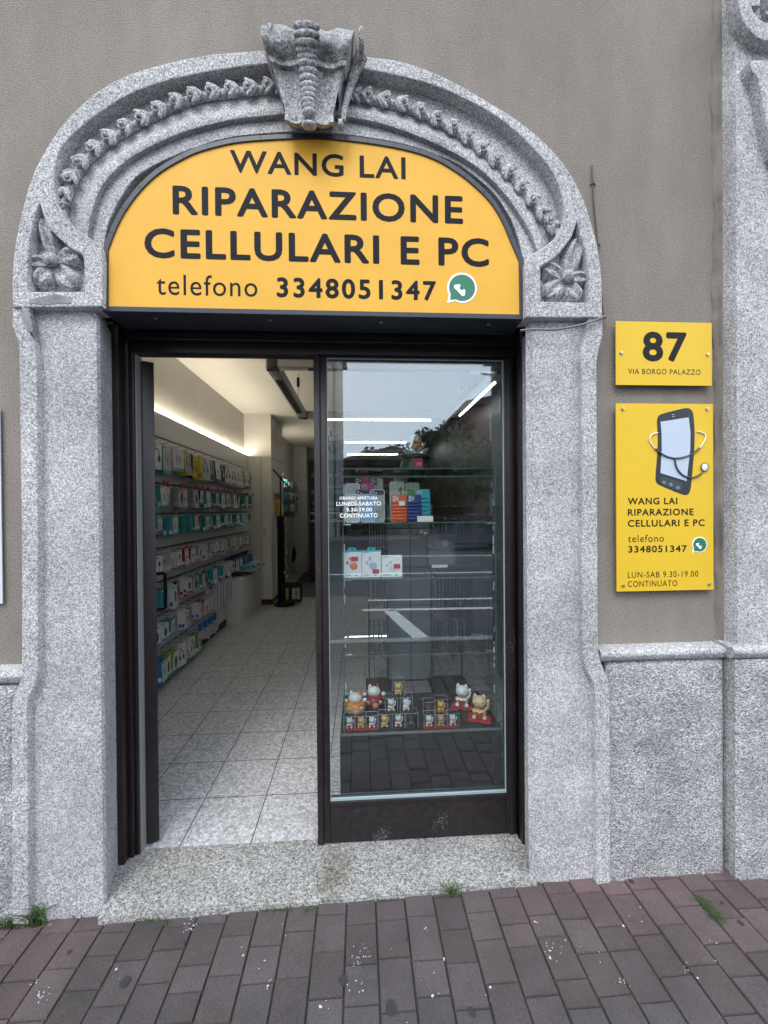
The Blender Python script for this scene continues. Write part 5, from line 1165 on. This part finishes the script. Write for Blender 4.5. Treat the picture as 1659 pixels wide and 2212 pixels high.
# ---- phone cases leaning on the top shelf
def case_px(label, u, v0, v1, wd, Y, c, style='plain', rim=None, cat_='phone case', z=None):
    x = 713.2+.14881*u; yt, ybm = 1014.9+.14881*v0, 1014.9+.14881*v1; w_ = wd*.14881
    g = P(x, ybm, Y); k = (Y-CAM[1])/FPX; Wd = w_*k/2; zz = sh[0]+.001; H = float(P(x, yt, Y)[2])-zz
    x0 = float(g[0]); t = thing('phone_case', label, cat_, (x0, Y, zz), 'phone cases on the top cabinet shelf')
    def rr(w_, h0, h1, r):
        pts = []
        for cx_, cz_, a0 in ((w_-r, h1-r, 0), (-w_+r, h1-r, pi/2), (-w_+r, h0+r, pi), (w_-r, h0+r, 1.5*pi)):
            pts += [(x0+cx_+r*cos(a0+i*pi/8), zz+cz_+r*sin(a0+i*pi/8)) for i in range(5)]
        return pts
    lean = .10
    def tilt(o):
        for v in o.data.vertices: v.co.y += (v.co.z)*lean
    loops = [rr(Wd, 0, H, .012)]
    body = cm(c, .35)
    o = flat('shell', loops, Y, Y+.009, body, t, bevel=.002); tilt(o)
    if rim: o = flat('rim', [rr(Wd+.0005, -.0003, H+.0005, .0125), rr(Wd-.004, .004, H-.004, .010)], Y-.002, Y+.006, cm(rim, .3), t); tilt(o)
    cs = min(Wd*.95, .034)
    cam_o = [(x0-Wd+.006, zz+H-.006-cs), (x0-Wd+.006+cs, zz+H-.006-cs), (x0-Wd+.006+cs, zz+H-.006), (x0-Wd+.006, zz+H-.006)]
    if style == 'bar': cam_o = [(x0-Wd+.005, zz+H-.03), (x0+Wd-.005, zz+H-.03), (x0+Wd-.005, zz+H-.005), (x0-Wd+.005, zz+H-.005)]
    o = flat('camera_plate', [cam_o], Y-.0035, Y-.0005, cm((.03,.03,.034) if style in ('bar', 'dark') else tuple(min(.8, q*.7+.2) for q in c), .3), t, bevel=.001); tilt(o)
    mb = MB()
    for a, b in ((.27, .27), (.27, .73), (.73, .5)): mb.lathe([(cs*.17, 0), (cs*.17, -.003), (cs*.1, -.0032)], (x0-Wd+.006+cs*a, Y-.0035, zz+H-.006-cs*b), axis='y', n=12)
    o = obj('lens_ring', mb, cm((.55,.57,.6) if style not in ('open',) else (.3,.3,.32), .25), t); tilt(o)
    if style == 'puffer':
        mb = MB()
        for j in range(6):
            h = (H-.04)/6; mb.ell((x0, Y-.001, zz+.006+h*(j+.5)), (Wd*.96, .006, h*.52), u=14, v=8)
        o = obj('padding', mb, cm(c, .45), t, smooth=60); tilt(o)
    if style == 'ring' or rim == (.72,.74,.76) and style == 'bar':
        mb = MB(); mb.tube([(x0+.024*cos(a), Y-.003, zz+H*.45+.024*sin(a)) for a in np.linspace(0, 2*pi, 25)], .003, n=6, caps=False); o = obj('magnet_ring', mb, cm((.6,.62,.65), .3), t); tilt(o)
    if style == 'butterfly':
        mb = MB()
        for sx in (-1, 1):
            for a, ln in ((.6, .022), (-.5, .018), (1.2, .016)): mb.ell((x0+sx*.014*cos(a), Y-.003, zz+H*.42+.018*sin(a)), (ln*.55, .0015, .007), rot=Matrix.Rotation(-sx*a, 3, 'Y'), u=10, v=6)
        o = obj('print', mb, cm((.03,.03,.035)), t); tilt(o)
    if style == 'toys':
        mb = MB(); mb.ell((x0-.012, Y-.005, zz+H*.6), (.011, .005, .009), u=10, v=8); mb.ell((x0+.016, Y-.005, zz+H*.8), (.006, .004, .016), 1, u=8, v=8, rot=Matrix.Rotation(.6, 3, 'Y')); o = obj('charm', mb, [cm((.5,.42,.34)), cm((.2,.13,.06))], t); tilt(o)
    return t
LG = (.50, .53, .55)
case_px('brown ring topped phone case at the back right of the shelf', 1035, 95, 560, 200, .42, (.28,.19,.14), 'open', (.35,.24,.17))
case_px('red pink phone case at the back left of the shelf', 465, 95, 480, 210, .42, (.55,.05,.12), 'dark')
case_px('pale beige phone case behind the magenta one', 680, 112, 500, 192, .42, (.42,.42,.36), 'dark')
case_px('cream phone case with small toy charms stuck on', 975, 168, 548, 216, .375, (.60,.62,.60), 'toys', (.66,.67,.56))
case_px('cream white phone case with a square camera opening and dark button', 1203, 180, 560, 205, .375, (.66,.68,.58), 'open')
case_px('clear phone case with a white ring at the far left of the shelf', 325, 195, 600, 208, .33, LG, 'ring', (.72,.74,.76))
case_px('magenta phone case with a pale camera square', 540, 192, 560, 200, .38, (.50,.08,.30), 'open')
case_px('clear phone case with black camera bar behind the blue one', 475, 280, 660, 208, .30, (.38,.40,.42), 'bar', (.2,.2,.22))
case_px('clear phone case with black camera bar and ring', 692, 280, 660, 205, .30, LG, 'bar', (.72,.74,.76))
case_px('green quilted phone case', 1130, 278, 665, 210, .30, (.05,.30,.06), 'puffer')
case_px('turquoise quilted phone case at the right', 1352, 278, 660, 222, .29, (.04,.42,.55), 'puffer')
case_px('clear phone case printed with a black butterfly', 325, 350, 737, 215, .20, (.44,.47,.49), 'butterfly', (.66,.70,.74))
case_px('pale blue tinted clear phone case', 550, 350, 737, 210, .20, (.20,.36,.55), 'open', (.4,.5,.62))
t = case_px('orange quilted phone case with a white price sticker', 1003, 355, 745, 225, .20, (.58,.10,.025), 'puffer')
g = P(713.2+.14881*1038, 1014.9+.14881*487, .205); mb = MB(); mb.cbox((g[0]-.016, .196, g[2]-.012), (g[0]+.016, .198, g[2]+.012), .0008); obj('price_sticker', mb, cm((.72,.74,.75)), t, smooth=None)
case_px('navy blue quilted phone case', 1230, 355, 745, 218, .20, (.01,.025,.16), 'puffer')
g = P(713.2+.14881*1380, 1014.9+.14881*757, .16); mb = MB(); mb.cbox((g[0]-.042, .158, sh[0]+.001), (g[0]+.042, .160, sh[0]+.031), .0008); mb.box((g[0]-.042, .16, sh[0]+.001), (g[0]+.042, .178, sh[0]+.003)); mb.box((g[0]-.036, .1575, sh[0]+.018), (g[0]-.032, .158, sh[0]+.022), 1)
tag(obj('price_card', mb, [cm((.70,.73,.75)), cm(BLK)], smooth=None), 'blank white price card before the turquoise phone case', 'card')
# ---- earbud boxes on the middle shelf
def budbox(label, u, v0, v1, wd, Y, tint, tab, sticker):
    x = 713.2+.14881*u; yt, ybm = 1014.9+.14881*v0, 1014.9+.14881*v1; k = (Y-CAM[1])/FPX; H = (ybm-yt)*k; Wd = wd*.14881*k/2
    x0 = float(P(x, ybm, Y)[0]); zz = sh[1]+.001; t = thing('earbud_box', label, 'box', (x0, Y, zz), 'earbud boxes on the middle cabinet shelf')
    mb = MB(); mb.cbox((x0-Wd, Y, zz), (x0+Wd, Y+.04, zz+H), .0012); obj('carton', mb, cm((.74,.76,.77), .35), t, smooth=None)
    if tab:
        mb = MB(); mb.box((x0-Wd-.0004, Y-.0006, zz+H-.004), (x0+Wd+.0004, Y+.0406, zz+H+.0006)); obj('edge_band', mb, cm((.03,.38,.46)), t, smooth=None)
        flat('hanger_tab', [[(x0-.021, zz+H), (x0+.021, zz+H), (x0+.021, zz+H+.014), (x0+.017, zz+H+.0165), (x0-.017, zz+H+.0165), (x0-.021, zz+H+.014)], [(x0-.013, zz+H+.005), (x0+.013, zz+H+.005), (x0+.009, zz+H+.010), (x0-.009, zz+H+.010)]], Y+.018, Y+.019, cm((.03,.38,.46)), t)
    f = Y-.0012
    mb = MB(); mb.ell((x0+.008, f, zz+H*.44), (.021, .0014, .020), u=18, v=10); mb.ell((x0-.008, f, zz+H*.73), (.0085, .0012, .0085), u=12, v=8); mb.cbox((x0-.0095, f, zz+H*.60), (x0-.0055, f+.001, zz+H*.72), .0004); mb.ell((x0-.024, f, zz+H*.58), (.0085, .0012, .0075), u=12, v=8); mb.cbox((x0-.024, f, zz+H*.47), (x0-.020, f+.001, zz+H*.57), .0004)
    o = obj('picture', mb, cm(tint, .4), t)
    mb = MB(); mb.box((x0-.010, f-.0012, zz+H*.475), (x0+.026, f-.0006, zz+H*.485)); obj('case_line', mb, cm(tuple(q*.6 for q in tint)), o, smooth=None)
    su, sv = sticker; mb = MB(); mb.cbox((x0+su-.017, f-.0016, zz+sv-.012), (x0+su+.017, f-.0002, zz+sv+.012), .0004); obj('price_sticker', mb, cm((.46,.02,.04)), t, smooth=None)
    mb = MB()
    for k2, (a, b, z) in enumerate(((-.85, -.3, .93), (-.85, -.05, .10), (-.85, -.15, .065), (-.85, -.35, .13))): mb.box((x0+a*Wd, f+.0007, zz+H*z), (x0+b*Wd, f+.0011, zz+H*z+.003 if k2 else zz+H*z+.005), 0)
    mb.lathe([(.005, 0), (.005, -.0006)], (x0+Wd*.42, Y, zz+H*.09), 1, axis='y', n=14)
    obj('small_print', mb, [cm((.35,.42,.45)), cm((.04,.4,.5))], t, smooth=None)
budbox('white earbud box with an orange picture and teal hanger tab', 320, 1180, 1565, 275, .165, (.62,.20,.10), True, (.014, .098))
budbox('white earbud box with a pale blue picture and teal hanger tab', 602, 1180, 1565, 275, .165, (.38,.46,.62), True, (.022, .030))
budbox('shorter white earbud box without a hanger tab', 898, 1255, 1565, 303, .165, (.60,.64,.66), False, (.026, .056))
# ---- laptop
lx = [float(P(658.3+.2976*u, 713.2+.2976*v, Y)[0]) for u, v, Y in ((905, 1740, .36), (1290, 1725, .36))]; zz = sh[1]+.001
t = thing('laptop', 'open black laptop on the middle shelf of the glass cabinet', 'laptop', ((lx[0]+lx[1])/2, .34, zz))
mb = MB(); mb.cbox((lx[0], .17, zz), (lx[1]+.01, .40, zz+.014), .004); mb.box((lx[0]+.02, .22, zz+.0142), (lx[1]-.01, .38, zz+.0148), 1)
for r in range(5):
    for c in range(13): mb.cbox((lx[0]+.024+c*(lx[1]-lx[0]-.04)/13, .25+r*.025, zz+.0145), (lx[0]+.022+(c+.9)*(lx[1]-lx[0]-.04)/13, .271+r*.025, zz+.017), .0008, 1)
obj('keyboard', mb, [cm((.03,.031,.034), .4), cm((.012,.012,.014), .5)], t, smooth=None)
mb = MB(); zt = float(P(900, 713.2+.2976*1480, .45)[2])
R = MB(); 
mb.cbox((lx[0]-.003, 0, 0), (lx[1]+.003, .008, zt-zz-.012), .003); mb.box((lx[0]+.008, -.0008, .014), (lx[1]-.008, 0, zt-zz-.03), 1)
mb.v = [(x, .40+y+z*.22, zz+.012+z) for x, y, z in mb.v]
obj('screen', mb, [cm((.02,.02,.022), .4), cm((.035,.04,.046), .12)], t, smooth=None)
g = P(658.3+.2976*978, 713.2+.2976*1737, .36); mb = MB(); mb.box((g[0]-.045, .352, zz+.0178), (g[0]+.045, .356, zz+.034)); tag(obj('price_card', mb, cm((.7,.72,.70)), smooth=None), 'narrow white price strip resting on the laptop keyboard', 'card')
# ---- crystal lotus on top of the cabinet
g = P(897, 1008, .34); x0, y0 = float(g[0]), .34; k = (y0-CAM[1])/FPX; zz = ztop+.001
zz0 = zz; t = thing('crystal_lotus', 'cut glass lotus with an amber globe on a black pedestal on top of the cabinet', 'ornament', (x0, y0, zz))
bw = 34*k; bh = float(P(897, 984, y0)[2])-zz
mb = MB(); mb.lathe([(bw, 0), (bw*1.02, .006), (bw*.92, bh*.55), (bw*.86, bh*.75), (bw*.98, bh*.82), (bw*.98, bh*.98), (bw*.9, bh)], (x0, y0, zz), n=32); obj('pedestal', mb, cm((.02,.03,.03), .3), t)
mb = MB(); a = .018; yy = y0-bw-.001; mb.prism_y([(x0-.018, zz+.006), (x0+.032, zz+.006), (x0+.026, zz+bh*.72), (x0-.016, zz+bh*.72)], yy-.001, yy+.004); mb.tube([(x0+.006+.014*cos(q), yy-.0018, zz+bh*.38+.010*sin(q)) for q in np.linspace(0, 2*pi, 17)], .001, 1, n=4); mb.box((x0-.006, yy-.002, zz+bh*.34), (x0+.018, yy-.001, zz+bh*.42), 1); obj('red_label', mb, [cm((.42,.02,.05)), cm((.6,.4,.38))], t, smooth=None)
crys = bpy.data.materials.new('crystal'); crys.use_nodes = True; b = crys.node_tree.nodes['Principled BSDF']; b.inputs['Base Color'].default_value = (.75, .82, .8, 1); b.inputs['Roughness'].default_value = .05; b.inputs['Transmission Weight'].default_value = .3; b.inputs['IOR'].default_value = 1.6
zz += bh; mb = MB()
for ring, (n, r, ln, tl, zo) in enumerate(((10, .030, .062, .95, .0), (8, .024, .066, .6, .012), (6, .014, .068, .28, .02))):
    for i in range(n):
        a = 2*pi*i/n+ring*.4
        R = Matrix.Rotation(a, 3, 'Z') @ Matrix.Rotation(tl, 3, 'Y')
        pts = [(0, 0, 0), (.008, .016, ln*.4), (.008, -.016, ln*.4), (-.008, .014, ln*.4), (-.008, -.014, ln*.4), (.002, 0, ln)]
        mb.add([Vector((x0+r*cos(a), y0+r*sin(a), zz+zo+.004))+R @ Vector(p) for p in pts], [(0, 1, 2), (0, 3, 1), (0, 4, 3), (0, 2, 4), (5, 2, 1), (5, 1, 3), (5, 3, 4), (5, 4, 2)])
for i in range(18):
    a = 2*pi*i/18; mb.ell((x0+.052*cos(a), y0+.052*sin(a), zz+.010), (.009, .009, .009), u=7, v=5)
mb.ell((x0, y0, zz+.095), (.030, .030, .028), u=10, v=6)
obj('crystal', mb, crys, t, smooth=None)
mb = MB(); mb.ell((x0+.005, y0-.045, zz+.047), (.031, .022, .024), u=18, v=12); obj('amber_globe', mb, cm((.45,.17,.02), .15), t)
# ---- stands of phone cases and pale panels seen through the cabinet
t = thing('display_partition', 'tall pale grey panel with hanging racks behind the glass cabinet', 'partition', (1.6, 1.75, 0))
p0, p1 = P(838, 1300, 1.75), P(936, 1300, 1.75); mb = MB()
zz = [.02, .35, .70, 1.05, 1.4, 1.62]
for i in range(5):
    for a, b in ((p0[0], (p0[0]+p1[0])/2-.004), ((p0[0]+p1[0])/2+.004, p1[0])): mb.cbox((a, 1.75, zz[i]+.004), (b, 1.79, zz[i+1]-.004), .004)
obj('panel', mb, cm((.36,.39,.40), .45), t, smooth=None)
mb = MB(); mb.box((p0[0]-.005, 1.768, 0), (p1[0]+.005, 1.80, 1.625)); obj('carcass', mb, cm((.06,.065,.07)), t, smooth=None)
for nm, xa, xb, lab, sd in (('left', 797, 838, 'black wire stand of hanging phone cases left of the pale panel', 1), ('right', 936, 1003, 'black wire stand of hanging phone cases right of the pale panel', 2)):
    a, b = float(P(xa, 1300, 1.6)[0]), float(P(xb, 1300, 1.6)[0]); y = 1.6
    t = thing('case_stand', lab, 'stand', ((a+b)/2, y, 0), 'stands of hanging phone cases')
    mb = MB()
    for x in (a, b): mb.tube([(x, y+.1, 0), (x, y+.1, 1.56)], .008, n=6)
    for z in (.35, .80, .85, 1.25, 1.30, 1.52): mb.tube([(a, y+.1, z), (b, y+.1, z)], .005, n=6); mb.tube([(a, y-.06, z), (b, y-.06, z)], .004, 1, n=6)
    mb.box((a-.03, y-.08, 0), (b+.03, y+.2, .03)); obj('wire_frame', mb, [M['soft_black'], M['chrome_dark']], t)
    q = random.Random(sd); n = 0
    for lv, z in enumerate((1.50, 1.06, .60)):
        kk = 7 if nm == 'left' else 9
        for i in range(kk):
            x = a+(b-a)*(i+.5)/kk; h = q.uniform(.24, .34); mb = MB(); mb.cbox((x-.004, y-.06, z-h), (x+.006, y+.07, z), .002)
            mb.box((x-.0045, y-.061, z-h+.01), (x-.0015, y-.0595, z-.02), 1)
            c = q.choice([(.03,.03,.035), (.05,.05,.06), (.10,.11,.13), (.02,.03,.06), (.25,.27,.3), (.4,.42,.44), (.14,.08,.10)])
            tag(obj('hanging_case', mb, [cm(c, .4), cm((.45,.47,.5))], smooth=None), '%s case edge on, %s from left, %s level of the %s wire stand' % ('dark' if sum(c) < .5 else 'pale', ordn[i], ['top', 'middle', 'lowest'][lv], nm), 'phone case', 'phone cases on the wire stands')

# ================================================================== THE STREET OPPOSITE (seen mirrored in the glass)
def house(name, label, x0, x1, y0, y1, h, wallc, winc, nfl, nwin, roofc):
    t = thing(name, label, 'building', ((x0+x1)/2, (y0+y1)/2, -.16))
    mb = MB(); mb.box((x0, y0, -.16), (x1, y1, h)); obj('wall', mb, mat('render '+name, wallc, .9, var=.12, vscale=.6), t, smooth=None)
    mb = MB(); mb.box((x0-.35, y0-.35, h), (x1+.35, y1+.35, h+.22)); mb.prism_y([(x0-.3, h+.22), (x1+.3, h+.22), ((x0+x1)/2, h+1.6)], y0-.3, y1+.3); obj('roof', mb, cm(roofc, .8), t, smooth=None)
    for f in range(nfl):
        for i in range(nwin):
            x = x0+(x1-x0)*(i+.5)/nwin; z = .9+f*(h-.6)/nfl
            mb = MB(); mb.box((x-.55, y1, z), (x+.55, y1+.06, z+1.5), 0); mb.box((x-.45, y1+.02, z+.1), (x+.45, y1+.07, z+1.4), 1); mb.box((x-.65, y1, z-.1), (x+.65, y1+.14, z), 0)
            obj('window', mb, [cm((.45,.44,.42)), cm(winc, .15)], t, smooth=None)
    mb = MB(); mb.tube([(x1-.2, y1+.1, -.1), (x1-.2, y1+.1, h-.3), (x1-.1, y1+.3, h)], .06); obj('downpipe', mb, cm((.08,.07,.06)), t)
house('street_house', 'pale grey street house reflected at the left of the glass door', -16, -.35, -30, -22, 12.5, (.40,.40,.39), (.03,.035,.04), 4, 5, (.10,.08,.07))
house('street_house', 'low dark house with an arcade reflected behind the parked cars', -1.5, 8.6, -38, -32, 5.2, (.12,.08,.07), (.02,.02,.025), 1, 3, (.06,.05,.05))
house('street_house', 'pinkish brown apartment house reflected at the right of the glass door', 7.2, 20, -30, -21, 7.4, (.22,.13,.11), (.05,.05,.06), 3, 4, (.08,.05,.04))
def tree(label, x, y, h, r, seed, n=2400, lf='leaf'):
    q = random.Random(seed); t = thing('street_tree', label, 'tree', (x, y, -.16), 'trees across the street')
    mb = MB(); mb.tube([(x, y, -.2), (x+.05, y, h*.25), (x-.08, y+.1, h*.5), (x+.05, y, h*.75)], .15, n=8, rs=[.2, .15, .11, .05])
    lobes = []
    for k in range(9):
        a = q.uniform(0, 2*pi); d = r*q.uniform(.25, .75); zc = h*q.uniform(.42, .88)
        c = Vector((x+d*cos(a), y+d*sin(a), zc)); lobes.append((c, r*q.uniform(.32, .55))); mb.tube([(x, y, h*.3), (x+d*.5*cos(a), y+d*.5*sin(a), (h*.4+zc)/2), tuple(c)], .05, n=6, rs=[.09, .06, .025])
    obj('trunk', mb, M['bark'], t, smooth=60); mb = MB()
    for k in range(n):
        c, rr = q.choice(lobes); v = Vector((q.gauss(0, 1), q.gauss(0, 1), q.gauss(0, .8))).normalized()*rr*q.random()**.4; p = c+v
        s = q.uniform(.09, .2); u = Vector((q.gauss(0, 1), q.gauss(0, 1), q.gauss(0, 1))).normalized(); w_ = u.orthogonal().normalized()
        mb.add([p-u*s, p+w_*s*.5, p+u*s, p-w_*s*.5], [(0, 1, 2, 3)])
    obj('crown', mb, M[lf], t, smooth=None)
tree('broad street tree reflected in the middle of the glass door', 4.4, -22.5, 6.6, 2.0, 1)
tree('tall bushy street tree reflected towards the right of the glass door', 7.6, -22, 7.4, 2.6, 2, 3200)
tree('smaller street tree reflected at the left of the group', 1.7, -29, 6.4, 1.6, 3, 1800, 'leaf2')
tree('dense street tree reflected beside the pinkish house', 6.6, -18.6, 5.2, 1.7, 4, 3000)
tree('low bushy street tree reflected between the two taller trees', 5.6, -24.5, 5.4, 2.2, 5, 3600)
mb = MB(); q = random.Random(8)
for k in range(7500):
    x = q.uniform(-.5, 13); y = -24.5+q.gauss(0, .5); z = q.uniform(-.1, 3.6)*(.8+.2*sin(x*2)); s = q.uniform(.06, .15); u = Vector((q.gauss(0, 1), q.gauss(0, 1), q.gauss(0, 1))).normalized(); v = u.orthogonal().normalized(); p = Vector((x, y, z))
    mb.add([p-u*s, p+v*s*.5, p+u*s, p-v*s*.5], [(0, 1, 2, 3)])
tag(obj('hedge', mb, M['leaf'], smooth=None), 'clipped hedge behind the parked cars across the street', 'hedge')
def car(label, x, y, col, face=1):
    t = thing('parked_car', label, 'car', (x, y, -.16), 'cars parked across the street'); z = -.16
    prof = [(-2.05, .35), (-2.1, .62), (-1.95, .86), (-1.0, .98), (-.45, 1.42), (.95, 1.46), (1.7, 1.02), (2.02, .92), (2.08, .55), (2.0, .3)]
    rails = []
    for w_, sq in ((-.86, .9), (-.88, 1.), (-.6, 1.02), (.6, 1.02), (.88, 1.), (.86, .9)):
        rails.append([(x+px_*face, y+w_*(1 if pz_ < 1.0 else .82), z+.3+(pz_-.3)*sq) for px_, pz_ in prof])
    mb = MB(); mb.loft(rails); mb.add(rails[0], [tuple(range(10))]); mb.add(rails[-1], [tuple(range(10))]); obj('body', mb, mat('car paint', col, .25, coat=.6), t, smooth=35)
    for sy in (-1, 1):
        for a, b in ((-.85, .1), (.18, 1.2)):
            mb = MB(); pts = [(a+(.28 if a < 0 else 0), 1.02), (b, 1.02), (b-(.38 if b > 1 else 0), 1.38), (a+(.55 if a < 0 else .02), 1.38)]
            mb.add([(x+u*face, y+sy*(.79-(v-1.02)*.2+.03), z+v) for u, v in pts], [(0, 1, 2, 3)]); obj('side_window', mb, cm((.015,.017,.02), .08), t, smooth=None)
        for u in (-1.28, 1.3):
            mb = MB(); mb.lathe([(.10, .0), (.33, .0), (.34, .03), (.34, .17), (.3, .2)] if sy < 0 else [(.10, .2), (.33, .2), (.34, .17), (.34, .03), (.3, .0)], (x+u*face, y+sy*.80-.1, z+.33), axis='y', n=22)
            wh = obj('wheel', mb, M['soft_black'], t); mb = MB(); mb.lathe([(.20, 0), (.20, .02), (.06, .03)], (x+u*face, y+sy*.885-.01, z+.33), axis='y', n=18); obj('rim', mb, M['steel'], wh)
    mb = MB(); mb.add([(x-1.02*face, y-.66, z+1.0), (x-1.02*face, y+.66, z+1.0), (x-.48*face, y+.6, z+1.39), (x-.48*face, y-.6, z+1.39)], [(0, 1, 2, 3)]); mb.v = [(a-.03*face, b, c+.02) for a, b, c in mb.v]; obj('windscreen', mb, cm((.02,.022,.026), .06), t, smooth=None)
    for sy in (-1, 1): mb = MB(); mb.ell((x-2.02*face, y+sy*.62, z+.72), (.09, .16, .09), u=10, v=8); obj('headlight', mb, cm((.6,.6,.6), .1), t)
car('dark grey hatchback parked across the street', 5.6, -15.5, (.09,.095,.105))
car('silver grey car parked behind the dark hatchback', 7.4, -18.8, (.5,.51,.53), -1)
mb = MB(); mb.cbox((-30, -33, -.2), (40, -17.4+.2-3, -.03), .03); struct(obj('far_pavement', mb, cm((.16,.155,.15), .9), smooth=None))
